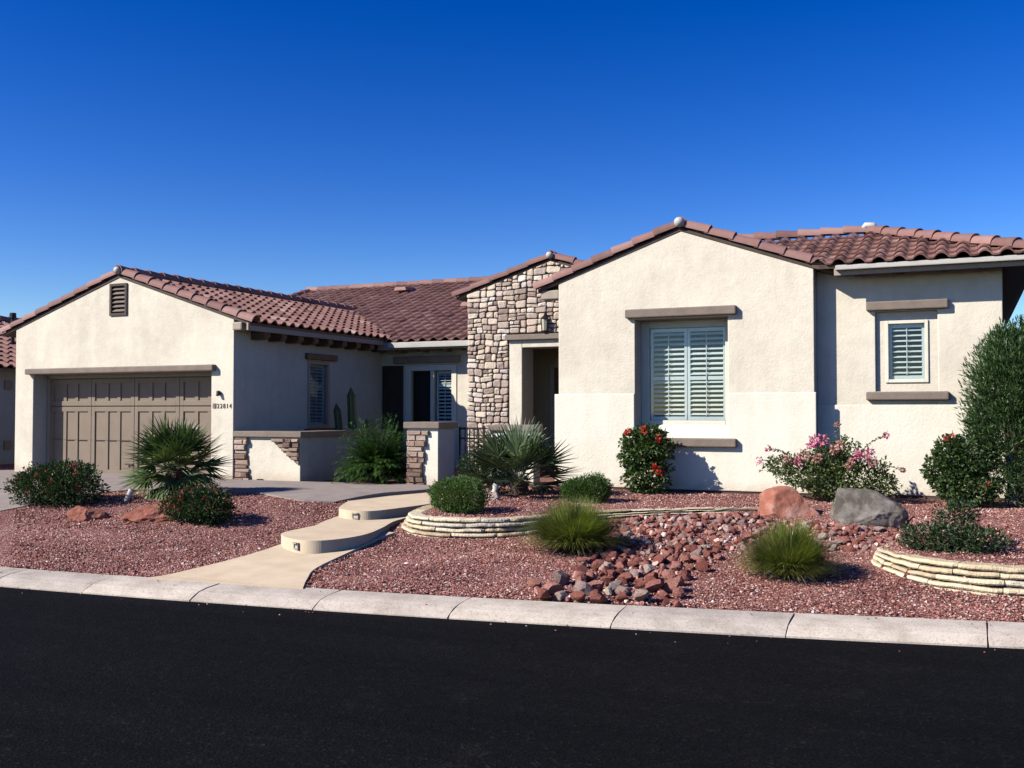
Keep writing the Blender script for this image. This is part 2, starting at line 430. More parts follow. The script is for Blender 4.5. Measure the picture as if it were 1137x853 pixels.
# draped sheets
def sheet(name, poly, mat, zf, thick=0, step=.35, riser=None):
    pts = [Vector(p) for p in poly]
    xs0, xs1 = min(p.x for p in pts), max(p.x for p in pts); ys0, ys1 = min(p.y for p in pts), max(p.y for p in pts)
    inner = []
    x = xs0+step/2
    while x < xs1:
        y = ys0+step/2
        while y < ys1:
            if inside(x, y, [tuple(p) for p in pts]): inner.append(Vector((x, y)))
            y += step
        x += step
    n = len(pts)
    vs, es, fs, *_ = delaunay_2d_cdt(pts+inner, [(i, (i+1) % n) for i in range(n)], [list(range(n))], 2, 1e-4)
    mb = MB()
    mb.v = [Vector((v.x, v.y, zf(v.x, v.y))) for v in vs]
    mb.f = [tuple(f) for f in fs]; mb.t = [.5]*len(fs)
    if thick:
        k = len(mb.v)
        for p in pts: mb.v += [Vector((p.x, p.y, zf(p.x, p.y))), Vector((p.x, p.y, zf(p.x, p.y)-thick))]
        for i in range(n):
            j = (i+1) % n; mb.f.append((k+2*i, k+2*j, k+2*j+1, k+2*i+1)); mb.t.append(.5)
        me = mb.build(name, mat)
        bm = bmesh.new(); bm.from_mesh(me.data); bmesh.ops.remove_doubles(bm, verts=bm.verts[:], dist=1e-4)
        bmesh.ops.recalc_face_normals(bm, faces=bm.faces[:]); bm.to_mesh(me.data); bm.free()
        return me
    return mb.build(name, mat)

def dens(pts, n=6, closed=True):
    out = []
    m = len(pts)
    for i in range(m if closed else m-1):
        a, b = Vector(pts[i]), Vector(pts[(i+1) % m])
        k = max(1, int((b-a).length/.25))
        out += [tuple(a.lerp(b, q/k)) for q in range(k)]
    return out
edge = spline([(-14.6, 8.66), (-13.6, 9.7), (-13.2, 10.6), (-13.09, 11.48), (-12.89, 12.23), (-12.55, 12.7), (-11.9, 13.02), (-11.19, 13.13), (-10.4, 13.0), (-9.9, 12.77), (-9.13, 12.42), (-8.6, 12.6)], 5)
DRIVE = [tuple(p) for p in edge]+[(-8.45, 13.75), (-8.15, 14.6), (-7.7, 15.2), (-7.5, 16.4), (-8.5, 17.2), (-8.5, 18.2), (-8.9, 18.2), (-9.0, 15.5), (-11.2, 15.25), (-12.6, 15.2), (-12.66, 15.9), (-18.5, 15.9), (-19.6, 15.2), (-20.2, 12), (-20.5, 8.2)]
DRIVE = dens(DRIVE)
structure(sheet('driveway', DRIVE, M['drive'], lambda x, y: T0(x, y)+.016+.02*sm(12.2, 13.4, y), .06))
APRON = dens(APRON_CTRL)
structure(sheet('front_walk', APRON, M['walk'], lambda x, y: .128+.078*max(0, y-8.42), .10))
def step(poly, z, drop, name='walk_step'):
    return sheet(name, poly, M['walk'], lambda x, y: z+.010*(y-10), drop)
# lower and upper curved concrete steps
structure(step(STEP1, .392, .26)); structure(step(STEP2, .515, .26))
# little square lights let into the two risers
def step_light(x, y, z, label, nx, ny):
    d = Vector((nx, ny, 0)).normalized(); u = Vector((-d.y, d.x, 0))
    t = thing('step_light', label, 'step light', (x, y, z))
    b = MB((x, y, z), u, (0, 0, 1), d)
    b.box(-.055, .055, -.04, -.025, -.02, .016); b.box(-.055, .055, .025, .04, -.02, .016); b.box(-.055, -.04, -.025, .025, -.02, .016); b.box(.04, .055, -.025, .025, -.02, .016)
    b.box(-.045, .045, .026, .04, .016, .035)
    b.build('housing', M['fascia'], t)
    b = MB((x, y, z), u, (0, 0, 1), d); b.box(-.04, .04, -.025, .025, -.02, .004); b.build('lens', M['white_metal'], t)
step_light(-7.20, 9.785, .315, 'small square light set in the riser of the lower curved step', -.5, -1)
step_light(-7.66, 11.745, .465, 'small square light set in the riser of the upper curved step', -.1, -1)

# ------------------------------------------------------------------ house
HZ = .58
house = thing('house', 'cream stucco single storey house with clay tile roofs and a two car garage', 'house', (-9, 18, HZ))

def wall_panel(name, O, U, W, u0, u1, v0, v1, mat, holes=(), cuts=(), thick=.3, parent=house, bev=.018, extra_u=(), extra_v=()):
    """vertical wall in its own (u, v) frame, w outward; cuts are (u, v, nu, nv) lines that remove what lies beyond"""
    us = sorted(set([u0, u1]+[h[0] for h in holes]+[h[1] for h in holes]+list(extra_u)))
    vs = sorted(set([v0, v1]+[h[2] for h in holes]+[h[3] for h in holes]+list(extra_v)))
    bm = bmesh.new(); g = {}
    for i, u in enumerate(us):
        for j, v in enumerate(vs): g[i, j] = bm.verts.new((u, v, 0))
    for i in range(len(us)-1):
        for j in range(len(vs)-1):
            cu, cv = (us[i]+us[i+1])/2, (vs[j]+vs[j+1])/2
            if any(h[0] < cu < h[1] and h[2] < cv < h[3] for h in holes): continue
            bm.faces.new((g[i, j], g[i+1, j], g[i+1, j+1], g[i, j+1]))
    for (a, b, na, nb) in cuts:
        bmesh.ops.bisect_plane(bm, geom=bm.verts[:]+bm.edges[:]+bm.faces[:], plane_co=(a, b, 0), plane_no=(na, nb, 0), clear_outer=True)
    for v in [v for v in bm.verts if not v.link_faces]: bm.verts.remove(v)
    front = bm.faces[:]
    r = bmesh.ops.extrude_face_region(bm, geom=front, use_keep_orig=True)
    for v in [e for e in r['geom'] if isinstance(e, bmesh.types.BMVert)]: v.co.z = -thick
    bmesh.ops.recalc_face_normals(bm, faces=bm.faces[:])
    if bev:
        es = [e for e in bm.edges if all(abs(v.co.z) < 1e-5 for v in e.verts) and len(e.link_faces) == 2 and e.calc_face_angle(0) > .6]
        bmesh.ops.bevel(bm, geom=es, offset=bev, segments=3, affect='EDGES', profile=.6)
    U = Vector(U); W = Vector(W); Ov = Vector(O)
    for v in bm.verts:
        u, vv, w = v.co; v.co = Ov+U*u+Vector((0, 0, 1))*vv+W*w
    bmesh.ops.recalc_face_normals(bm, faces=bm.faces[:])
    me = bpy.data.meshes.new(name)
    bm.to_mesh(me); bm.free(); me.materials.append(mat)
    o = bpy.data.objects.new(name, me); COL.objects.link(o)
    if parent: attach(o, parent)
    return o

YG, XG0, XG1, XGA = 15.2, -18.52, -12.66, -15.58
pg = .328
FY = ((1, 0, 0), (0, -1, 0))            # a wall facing the street
FX = ((0, 1, 0), (1, 0, 0))             # a wall facing right
# garage front
wall_panel('garage_wall', (0, YG, 0), *FY, XG0, XG1, .69, 4.62, M['stucco'], [(-17.98, -13.20, .5, 2.68), (-15.80, -15.38, 3.86, 4.47)],
           [(XGA, 4.62, pg, 1), (XGA, 4.62, -pg, 1)], .34, extra_v=(.69,))
for u0, u1 in ((XG0+.02, -17.99), (-13.19, XG1-.02)):
    b = MB((0, YG, 0)); b.box(u0, u1, .40, .69, -.3, -.02); b.build('stem_wall', M['concrete'], house)
wall_panel('garage_wall', (XG1, 0, 0), *FX, YG+.34, 20.5, .5, 3.68, M['stucco'], [(17.56, 18.34, 1.56, 2.97)], (), .28)
wall_panel('side_wall', (XG0, 0, 0), (0, 1, 0), (-1, 0, 0), 20.5, 33, .4, 5.72, M['stucco'], (), [(27, 5.70, .325, 1), (27, 5.70, -.325, 1)], .28)
wall_panel('side_wall', (XG0, 0, 0), (0, 1, 0), (-1, 0, 0), YG+.34, 20.5, .4, 3.62, M['stucco'], thick=.28)
# the garage opening: brown beam, jamb, sectional door
b = MB((0, YG, 0)); b.box(-18.12, -13.08, 2.68, 2.80, -.02, .115); b.build('lintel', M['brown_trim'], house, bev=.022)
gd = MB((0, YG+.42, 0)); gd.box(-17.93, -13.15, .57, 2.60, -.06, 0)
D0, D1 = -17.93, -13.15
nb = 4; bw = (D1-D0)/nb
def dbar(u0, u1, v0, v1, w=.026): gd.box(u0, u1, v0, v1, .0, w)
for k in range(nb):
    a = D0+k*bw; z = a+bw
    for (v0, v1) in ((.59, 1.995), (2.02, 2.58)):
        dbar(a+.006, a+.10, v0, v1); dbar(z-.10, z-.006, v0, v1)
        dbar(a+.10, z-.10, v0, v0+.10); dbar(a+.10, z-.10, v1-.095, v1)
        for q in (1/3, 2/3):
            c = a+.1+(bw-.2)*q; dbar(c-.045, c+.045, v0+.10, v1-.095, .022)
o = gd.build('garage_door', M['door'], house, bev=.004)
b = MB((0, YG+.42, 0)); b.box(D0, D1, 1.297, 1.303, .0005, .0265); b.box(-15.75, -15.55, .80, .83, .03, .06); b.build('door_handle', M['brown_wood'], o)
b = MB((0, YG, 0)); b.box(-17.98, D0+.03, .57, 2.62, -.40, -.345); b.box(D1-.03, -13.20, .57, 2.62, -.40, -.345); b.box(-17.98, -13.20, 2.60, 2.68, -.40, -.345)
b.build('door_frame', M['fascia'], house)
# gable vent with slats
b = MB((0, YG, 0)); b.box(-15.82, -15.36, 3.84, 3.89, -.05, .03); b.box(-15.82, -15.36, 4.44, 4.49, -.05, .03); b.box(-15.82, -15.77, 3.89, 4.44, -.05, .03); b.box(-15.41, -15.36, 3.89, 4.44, -.05, .03)
gv = b.build('gable_vent', M['brown_wood'], house)
b = MB((0, YG, 0))
for k in range(6):
    z = 3.92+k*.088
    b.add([b.P(-15.76, z, .01), b.P(-15.42, z, .01), b.P(-15.42, z+.06, -.06), b.P(-15.76, z+.06, -.06), b.P(-15.76, z+.012, .015), b.P(-15.42, z+.012, .015), b.P(-15.42, z+.072, -.055), b.P(-15.76, z+.072, -.055)],
          [(0, 1, 2, 3), (4, 7, 6, 5), (0, 4, 5, 1), (2, 6, 7, 3), (0, 3, 7, 4), (1, 5, 6, 2)])
b.build('slat', M['brown_trim'], gv)
b = MB((0, YG, 0)); b.box(-15.8, -15.38, 3.86, 4.47, -.2, -.16); b.build('backing', M['dark'], gv)
# house number and the little light over it
def text_mesh(body, size, name, mat, loc, parent):
    c = bpy.data.curves.new('t', 'FONT'); c.body = body; c.size = size; c.extrude = .003; c.space_character = 1.3
    t = bpy.data.objects.new('t', c); COL.objects.link(t)
    me = bpy.data.meshes.new_from_object(t); bpy.data.objects.remove(t)
    for v in me.vertices: v.co = (v.co.x*.95, -v.co.z, v.co.y)
    me.materials.clear(); me.materials.append(mat)
    o = bpy.data.objects.new(name, me); COL.objects.link(o); o.location = loc; attach(o, parent); return o
b = MB((0, YG, 0)); b.box(-13.15, -13.08, 1.965, 2.055, .002, .014); plq = b.build('number_plaque', M['brown_trim'], house)
for k, ch in enumerate('22814'): text_mesh(ch, .125, 'digit', M['brown_wood'], (-13.055+.074*k, YG-.006, 1.963), plq)
b = MB(); b.tube([(-13.0, YG-.0, 2.25), (-12.99, YG-.04, 2.26)], [.038, .042], 12); b.tube([(-12.995, YG-.04, 2.28), (-12.985, YG-.075, 2.20)], [.038, .027], 12)
b.build('wall_light', M['iron'], house)

# -- windows -------------------------------------------------------
def louvre(b, u0, u1, v0, v1, w, n, tilt=.19):
    h = (v1-v0)/n
    for k in range(n):
        z = v0+(k+.5)*h; dw = .024; dv = h*tilt
        q = [b.P(u0, z+dv, w-dw), b.P(u1, z+dv, w-dw), b.P(u1, z-dv, w+dw), b.P(u0, z-dv, w+dw)]
        t = Vector((0, 0, .008)); q2 = [p+t for p in q]
        b.add(q+q2, [(0, 1, 2, 3), (4, 7, 6, 5), (0, 4, 5, 1), (1, 5, 6, 2), (2, 6, 7, 3), (3, 7, 4, 0)], rnd.random())
def shutter(parent, O, U, W, u0, u1, v0, v1, w, n, mid=None, tilt=.19):
    b = MB(O, U, (0, 0, 1), W); f = .045
    b.box(u0, u0+f, v0, v1, w-.018, w+.018); b.box(u1-f, u1, v0, v1, w-.018, w+.018)
    b.box(u0+f, u1-f, v0, v0+.06, w-.018, w+.018); b.box(u0+f, u1-f, v1-.06, v1, w-.018, w+.018)
    if mid:
        b.box(u0+f, u1-f, mid-.03, mid+.03, w-.018, w+.018)
        k = max(2, round(n*(mid-v0)/(v1-v0))); louvre(b, u0+f, u1-f, v0+.06, mid-.03, w, k); louvre(b, u0+f, u1-f, mid+.03, v1-.06, w, n-k)
    else: louvre(b, u0+f, u1-f, v0+.06, v1-.06, w, n, tilt)
    b.box((u0+u1)/2-.006, (u0+u1)/2+.006, v0+.07, v1-.07, w+.026, w+.036)
    return b.build('shutter', M['shutter'], parent)
def frame4(b, u0, u1, v0, v1, t, w0, w1):
    b.box(u0, u0+t, v0, v1, w0, w1); b.box(u1-t, u1, v0, v1, w0, w1)
    b.box(u0+t, u1-t, v0, v0+t, w0, w1); b.box(u0+t, u1-t, v1-t, v1, w0, w1)
def pane(parent, O, U, W, u0, u1, v0, v1, w):
    b = MB(O, U, (0, 0, 1), W); b.box(u0, u1, v0, v1, w-.003, w+.003); return b.build('pane', M['glass'], parent)
def trim(name, parent, O, U, W, u0, u1, v0, v1, w0, w1, mat='brown_trim', bev=.02):
    b = MB(O, U, (0, 0, 1), W); b.box(u0, u1, v0, v1, w0, w1); return b.build(name, M[mat], parent, bev=bev)
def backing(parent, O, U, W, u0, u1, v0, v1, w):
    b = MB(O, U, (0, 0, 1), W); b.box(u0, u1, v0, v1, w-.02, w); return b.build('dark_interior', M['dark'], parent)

# gable block --------------------------------------------------------
YB, XB0, XB1, XBA = 16.2, -6.42, -2.13, -4.255
pb = .353
GWIN = (-5.04, -3.48, 1.49, 3.44)
wall_panel('front_gable_wall', (0, YB, 0), *FY, XB0, XB1, .56, 4.92, M['stucco'], [GWIN], [(XBA, 4.89, pb, 1), (XBA, 4.89, -pb, 1)], .34)
wall_panel('dado', (0, YB-.045, 0), *FY, XB0-.06, XB1+.03, .62, 2.02, M['dado'], [(GWIN[0], GWIN[1], 1.49, 2.2)], (), .043, bev=.02)
b = MB((0, YB, 0)); b.box(XB0-.03, XB1, .40, .62, -.3, .02); b.build('stem_wall', M['brown_wood'], house)
wall_panel('side_wall', (XB0, 0, 0), (0, 1, 0), (-1, 0, 0), YB+.34, 20.5, .5, 4.12, M['stucco'], thick=.28)
b = MB((XB0, 0, 0), (0, 1, 0), (0, 0, 1), (-1, 0, 0)); b.box(YB-.002, 18.2, .6, 2.02, .001, .058); b.build('dado', M['dado'], house, bev=.015)
wall_panel('side_wall', (XB1, 0, 0), *FX, YB+.34, 26, .5, 4.12, M['stucco'], thick=.28)
O = (0, YB, 0)
w = MB(O); w.box(-5.04, -4.89, 1.64, 3.44, -.44, -.335); w.box(-3.595, -3.48, 1.64, 3.44, -.44, -.335); w.box(-4.89, -3.595, 1.64, 1.75, -.44, -.335); w.box(-4.89, -3.595, 3.31, 3.44, -.44, -.335)
win = w.build('window', M['cream_trim'], house, bev=.008)
# sloped stucco ledge below the sash
b = MB(O); b.add([b.P(-5.04, 1.49, -.02), b.P(-3.48, 1.49, -.02), b.P(-3.48, 1.49, -.34), b.P(-5.04, 1.49, -.34), b.P(-5.04, 1.53, -.03), b.P(-3.48, 1.53, -.03), b.P(-3.48, 1.68, -.33), b.P(-5.04, 1.68, -.33)],
      [(0, 1, 5, 4), (4, 5, 6, 7), (0, 4, 7, 3), (1, 2, 6, 5), (2, 3, 7, 6), (0, 3, 2, 1)]); b.build('ledge', M['dado'], win)
shutter(win, O, *FY, -4.885, -4.255, 1.755, 3.305, -.42, 17, 2.46); shutter(win, O, *FY, -4.245, -3.60, 1.755, 3.305, -.42, 17, 2.46)
pane(win, O, *FY, -4.89, -3.59, 1.75, 3.31, -.375)
backing(win, O, *FY, -5.2, -3.3, 1.5, 3.5, -.9)
trim('lintel', win, O, *FY, -5.19, -3.33, 3.465, 3.61, -.02, .10); trim('sill', win, O, *FY, -5.16, -3.33, 1.325, 1.465, -.02, .14)

# right wing -----------------------------------------------------------
YR, XR1 = 16.5, .53
wall_panel('right_wing_wall', (0, YR, 0), *FY, XB1, XR1, .5, 4.12, M['stucco'], [(-1.25, -.36, 2.21, 3.44)], (), .30)
wall_panel('dado', (0, YR-.03, 0), *FY, XB1-.0, XR1+.03, .62, 2.005, M['dado'], (), (), .028, bev=.012)
wall_panel('side_wall', (XR1, 0, 0), *FX, YR+.30, 33, .4, 4.1, M['stucco'], thick=.28)
b = MB((0, YR, 0)); b.box(XB1, XR1-.02, .40, .62, -.25, .018); b.build('stem_wall', M['brown_wood'], house)
O = (0, YR, 0)
w = MB(O); frame4(w, -1.25, -.36, 2.21, 3.44, .135, -.20, -.07)
win = w.build('window', M['stucco'], house)
w = MB(O); frame4(w, -1.115, -.495, 2.345, 3.305, .05, -.15, -.045); w.build('sash_frame', M['cream_trim'], win, bev=.006)
shutter(win, O, *FY, -1.065, -.545, 2.395, 3.255, -.14, 9, None, .12); pane(win, O, *FY, -1.07, -.54, 2.39, 3.26, -.10)
backing(win, O, *FY, -1.4, -.2, 2.2, 3.5, -.6)
trim('lintel', win, O, *FY, -1.38, -.21, 3.46, 3.60, -.02, .10); trim('sill', win, O, *FY, -1.39, -.21, 2.075, 2.205, -.02, .11)

# garage side window -----------------------------------------------
O = (XG1, 0, 0)
w = MB(O, FX[0], (0, 0, 1), FX[1]); frame4(w, 17.56, 18.34, 1.56, 2.97, .06, -.14, .02)
win = w.build('window', M['fascia'], house)
shutter(win, O, *FX, 17.63, 18.28, 1.62, 2.91, -.10, 16); pane(win, O, *FX, 17.62, 18.28, 1.62, 2.91, -.05)
b = MB(O, FX[0], (0, 0, 1), FX[1])
for k in range(9):
    u = 17.74+k*.035; b.box(u, u+.033, 1.85, 2.86, -.165-.012*(k % 2), -.15-.012*(k % 2))
b.build('drape', M['drape'], win)
backing(win, O, *FX, 17.4, 18.5, 1.5, 3.05, -.6)
trim('lintel', win, O, *FX, 17.45, 18.56, 3.0, 3.13, -.02, .09, 'brown_wood'); trim('sill', win, O, *FX, 17.45, 18.56, 1.44, 1.54, -.02, .10, 'brown_wood')

# rear wing facing the entry court ----------------------------------
YW = 20.5
wall_panel('court_wall', (0, YW, 0), *FY, XG1-.28, -9.0, .5, 3.6, M['stucco'], [(-11.98, -10.64, .75, 2.98)], (), .30)
O = (0, YW, 0)
w = MB(O); frame4(w, -11.98, -10.64, .75, 2.98, .13, -.12, .02); w.box(-11.34, -11.24, .88, 2.85, -.11, -.01)
win = w.build('patio_window', M['cream_trim'], house, bev=.006)
pane(win, O, *FY, -11.85, -11.34, .88, 2.85, -.07); pane(win, O, *FY, -11.24, -10.77, .88, 2.85, -.07)
shutter(win, O, *FY, -11.235, -10.775, .9, 2.84, -.15, 22, 2.5)
backing(win, O, *FY, -12.1, -10.5, .6, 3.1, -.5)
trim('lintel', win, O, *FY, -12.28, -10.55, 3.03, 3.19, -.02, .12)
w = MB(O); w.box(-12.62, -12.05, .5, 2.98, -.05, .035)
cd = w.build('court_dark_panel', M['iron'], house, bev=.006)  # flat black panel added to stand in for the dark recess here
w = MB(O); frame4(w, -12.56, -12.11, .66, 2.90, .08, .036, .05); w.build('inner_panel', M['dark'], cd)
# stone portal -------------------------------------------------------
YS, XS0, XS1, XSA, ps = 18.3, -9.22, -5.6, -7.41, .315
DOORH = (-8.28, -6.75, .5, 3.32)
wall_panel('portal_wall', (0, YS+.03, 0), *FY, XS0, XS1, .5, 4.87, M['mortar'], [DOORH], [(XSA, 4.87, ps, 1), (XSA, 4.87, -ps, 1)], .34, bev=0)
wall_panel('side_wall', (XS0+.03, 0, 0), (0, 1, 0), (-1, 0, 0), YS+.37, 24, .5, 4.3, M['stucco'], thick=.28)

def clip(poly, px, py, nx, ny):
    out = []
    for i in range(len(poly)):
        a, b = poly[i], poly[(i+1) % len(poly)]
        da = (a[0]-px)*nx+(a[1]-py)*ny; db = (b[0]-px)*nx+(b[1]-py)*ny
        if da <= 0: out.append(a)
        if da*db < 0:
            t = da/(da-db); out.append((a[0]+(b[0]-a[0])*t, a[1]+(b[1]-a[1])*t))
    return out
def guillotine(r, x0, x1, y0, y1, wmin, wmax, hmin, hmax, out):
    w, h = x1-x0, y1-y0
    big = w > wmax or h > hmax
    if not big and (r.random() < .55 or (w < 2*wmin and h < 2*hmin)): out.append((x0, x1, y0, y1)); return
    if (w/wmax > h/hmax and w > 1.6*wmin) or h < 1.6*hmin:
        if w < 1.6*wmin: out.append((x0, x1, y0, y1)); return
        t = r.uniform(.36, .64); c = x0+w*t
        guillotine(r, x0, c, y0, y1, wmin, wmax, hmin, hmax, out); guillotine(r, c, x1, y0, y1, wmin, wmax, hmin, hmax, out)
    else:
        t = r.uniform(.36, .64); c = y0+h*t
        guillotine(r, x0, x1, y0, c, wmin, wmax, hmin, hmax, out); guillotine(r, x0, x1, c, y1, wmin, wmax, hmin, hmax, out)
def stones(b, regions, seed, wmin=.10, wmax=.29, hmin=.075, hmax=.17, gap=.007, d0=.03, d1=.06, warp=.03):
    r = random.Random(seed)
    for (x0, x1, y0, y1, cl) in regions:
        cells = []; guillotine(r, x0, x1, y0, y1, wmin, wmax, hmin, hmax, cells)
        for (a, c, e, f) in cells:
            poly = [(a+gap, e+gap), (c-gap, e+gap), (c-gap, f-gap), (a+gap, f-gap)]
            k = min(c-a, f-e)
            q = []
            for i in range(4):                      # knock the corners off
                p, n, m = poly[i], poly[(i+1) % 4], poly[i-1]
                s1, s2 = r.uniform(.06, .26)*k, r.uniform(.06, .26)*k
                l1 = math.dist(p, m); l2 = math.dist(p, n)
                q.append((p[0]+(m[0]-p[0])*s1/l1, p[1]+(m[1]-p[1])*s1/l1)); q.append((p[0]+(n[0]-p[0])*s2/l2, p[1]+(n[1]-p[1])*s2/l2))
            ww = lambda u, v: (u+warp*noise.noise((u*3.1+seed, v*3.1, 1)), v+warp*1.3*noise.noise((u*3.1+seed, v*3.1, 7)))
            q = [ww(*p) for p in q]
            for (px, py, nx, ny) in cl: q = clip(q, px, py, nx, ny) if q else q
            if len(q) < 3: continue
            cu = sum(p[0] for p in q)/len(q); cv = sum(p[1] for p in q)/len(q)
            area = abs(sum(q[i][0]*q[(i+1) % len(q)][1]-q[(i+1) % len(q)][0]*q[i][1] for i in range(len(q))))/2
            if area < .0025: continue
            d = r.uniform(d0, d1); n = len(q); tu, tv = r.uniform(-.12, .12), r.uniform(-.12, .12)
            ring = lambda s, w, j: [b.P(cu+(p[0]-cu)*s+r.uniform(-j, j), cv+(p[1]-cv)*s+r.uniform(-j, j), w+(p[0]-cu)*tu*(w > .02)+(p[1]-cv)*tv*(w > .02)) for p in q]
            ins = 1-min(.3, .012/max(.02, math.sqrt(area)/2))
            ins2 = 1-min(.6, .034/max(.02, math.sqrt(area)/2))
            vs = ring(1, -.02, 0)+ring(1, d*.62, .003)+ring(ins, d*.92, .006)+ring(ins2, d, .01)
            fs = [(l*n+i, l*n+(i+1) % n, (l+1)*n+(i+1) % n, (l+1)*n+i) for l in range(3) for i in range(n)]+[tuple(3*n+i for i in range(n))]
            b.add(vs, fs, r.random())
b = MB((0, YS, 0))
cl = [(XSA, 4.86, ps, 1), (XSA, 4.86, -ps, 1)]
stones(b, [(XS0-.02, -8.32, .5, 3.46, cl), (XS0-.02, -5.7, 3.46, 4.95, cl), (-6.72, -5.7, .5, 3.46, cl)], 5)
b.build('stone_veneer', M['stone'], house, smooth=False)
b = MB((0, YS, 0)); b.box(-8.36, -6.6, 3.32, 3.43, -.05, .12); b.build('lintel', M['brown_trim'], house, bev=.015)
# portal lining and the porch behind it
b = MB((0, YS, 0)); b.box(-8.30, -8.02, .5, 3.32, -.55, .035); b.box(-6.98, -6.73, .5, 3.32, -.55, .035); b.box(-8.02, -6.98, 3.17, 3.32, -.55, .035)
b.build('portal_frame', M['stucco'], house, bev=.015)
b = MB((0, YS, 0)); b.box(-8.9, -6.45, .5, 3.4, -2.0, -1.9); b.box(-8.9, -8.75, .5, 3.4, -1.9, -.37); b.box(-8.9, -6.45, 3.3, 3.4, -1.9, -.37); b.build('porch_wall', M['porch'], house)
b = MB((0, YS+1.9, 0)); frame4(b, -8.20, -7.0, .45, 2.96, .11, 0, .06)
fd = b.build('front_door', M['cream_trim'], house, bev=.01)
b = MB((0, YS+1.9, 0)); b.box(-8.09, -7.11, .56, 2.85, 0, .03); b.build('inner_panel', M['brown_wood'], fd)
# lantern by the entry
lx, ly, lz = -7.50, YS-.12, 3.62
b = MB(); b.tube([(lx, YS-.02, lz+.16), (lx, YS-.10, lz+.22), (lx, ly, lz+.17)], [.016, .014, .014], 8)
b.tube([(lx, ly, lz+.10), (lx, ly, lz+.17)], [.085, .02], 6); b.tube([(lx, ly, lz-.18), (lx, ly, lz-.14)], [.03, .07], 6)
for k in range(6):
    t = k*math.pi/3; b.tube([(lx+.06*math.cos(t), ly+.06*math.sin(t), lz-.14), (lx+.078*math.cos(t), ly+.078*math.sin(t), lz+.1)], [.007, .007], 5)
b.box(lx-.05, lx+.05, lz+.05, lz+.22, -YS-.0, -YS+.03)
la = b.build('lantern', M['iron'], house)
b = MB(); b.tube([(lx, ly, lz-.13), (lx, ly, lz+.09)], [.05, .065], 6); b.build('lantern_glass', M['cream_trim'], la)
# downspout beside the stone corner
b = MB(); b.tube([(-9.95, 20.0, 3.36), (-9.9, 20.2, 3.2), (-9.45, 20.42, 3.1), (-9.32, 20.42, 2.95), (-9.32, 20.42, .6)], [.035]*5, 8); b.build('downspout', M['white_metal'], house)
# the rest of the shell
wall_panel('rear_wall', (0, 33, 0), (1, 0, 0), (0, 1, 0), XG0, XR1, .4, 3.7, M['stucco'], thick=.28)

# ------------------------------------------------------------------ roofs
def tile_field(b, O, U, Sv, width, length, seed, tw=.29, ex=.385, amp=.066):
    """S tiles: O eave corner, U along the eave, Sv up the slope"""
    r = random.Random(seed); O, U, Sv = Vector(O), Vector(U).normalized(), Vector(Sv).normalized(); N = U.cross(Sv)
    if N.z < 0: N = -N
    prof = []
    for i in range(9): t = i/8; prof.append((t*.64, amp*math.sin(math.pi*t)**.8))
    prof += [(.72, -.004), (.90, -.006), (1.02, .010)]
    nu = int(width/tw)+1; nv = int(length/ex)+1
    for j in range(nv):
        v0 = j*ex-.015; v1 = min(length, (j+1)*ex+.03)
        for i in range(nu):
            tint = min(1, max(0, r.gauss(.45, .18)))
            dv = r.uniform(-.008, .008); dl = r.uniform(-.004, .004); m = len(prof)
            lo = [O+U*((i+p)*tw)+Sv*(v0+dv)+N*(.044+dl+h) for p, h in prof]
            hi = [O+U*((i+p*.97)*tw)+Sv*v1+N*(.006+h*.92) for p, h in prof]
            lip = [q-N*.026+Sv*.004 for q in lo]
            k = len(b.v); b.v += lo+hi+lo+lip
            for q in range(m-1):
                b.f.append((k+q, k+q+1, k+m+q+1, k+m+q)); b.t.append(tint)
                b.f.append((k+2*m+q, k+3*m+q, k+3*m+q+1, k+2*m+q+1)); b.t.append(tint)
def barrels(b, p0, p1, seed, rad=.115, ln=.40, up=(0, 0, 1), arc=1.0, lift=0):
    """overlapping half-round tiles laid from the low end p0 to the high end p1"""
    r = random.Random(seed); p0, p1 = Vector(p0), Vector(p1); d = (p1-p0); L = d.length; d.normalize()
    side = d.cross(Vector(up)).normalized(); n2 = side.cross(d).normalized()
    n = max(1, round(L/ln)); st = L/n; seg = 10
    for i in range(n):
        a = p0+d*(i*st-.02); c = p0+d*((i+1)*st+.04)
        ra, rc = rad*1.06, rad*.90; tint = min(1, max(0, r.gauss(.5, .25))); k = len(b.v); j1 = r.uniform(-.004, .004)
        A0 = -math.pi/2*arc*1.12
        for (c0, rr, q) in ((a, ra, .022+j1), (c, rc, 0), (a, ra, .022+j1), (a, ra-.02, .022+j1)):
            for s in range(seg+1):
                t = A0+(-2*A0)*s/seg
                b.v.append(c0+side*math.sin(t)*rr+n2*(math.cos(t)*rr+q+lift))
        m = seg+1
        for s in range(seg):
            b.f.append((k+s, k+s+1, k+m+s+1, k+m+s)); b.t.append(tint)
            b.f.append((k+2*m+s, k+3*m+s, k+3*m+s+1, k+2*m+s+1)); b.t.append(tint*.8)
def deck(b, pts, th=.05):
    up = [Vector(p) for p in pts]; lo = [p-Vector((0, 0, th)) for p in up]; n = len(up)
    b.add(up+lo, [tuple(range(n)), tuple(range(2*n-1, n-1, -1))]+[(i, (i+1) % n, n+(i+1) % n, n+i) for i in range(n)])
def roof_part(name, fields, decks, mat='tile', cuts=()):
    d = MB()
    for q in decks: deck(d, q)
    o = d.build(name, M['brown_wood'], house)
    for i, f in enumerate(fields):
        b = MB(); f[0](b); b.build('tile_slope', M['tile'], o, smooth=True, recalc=False, cuts=f[1] if len(f) > 1 else ())
    return o
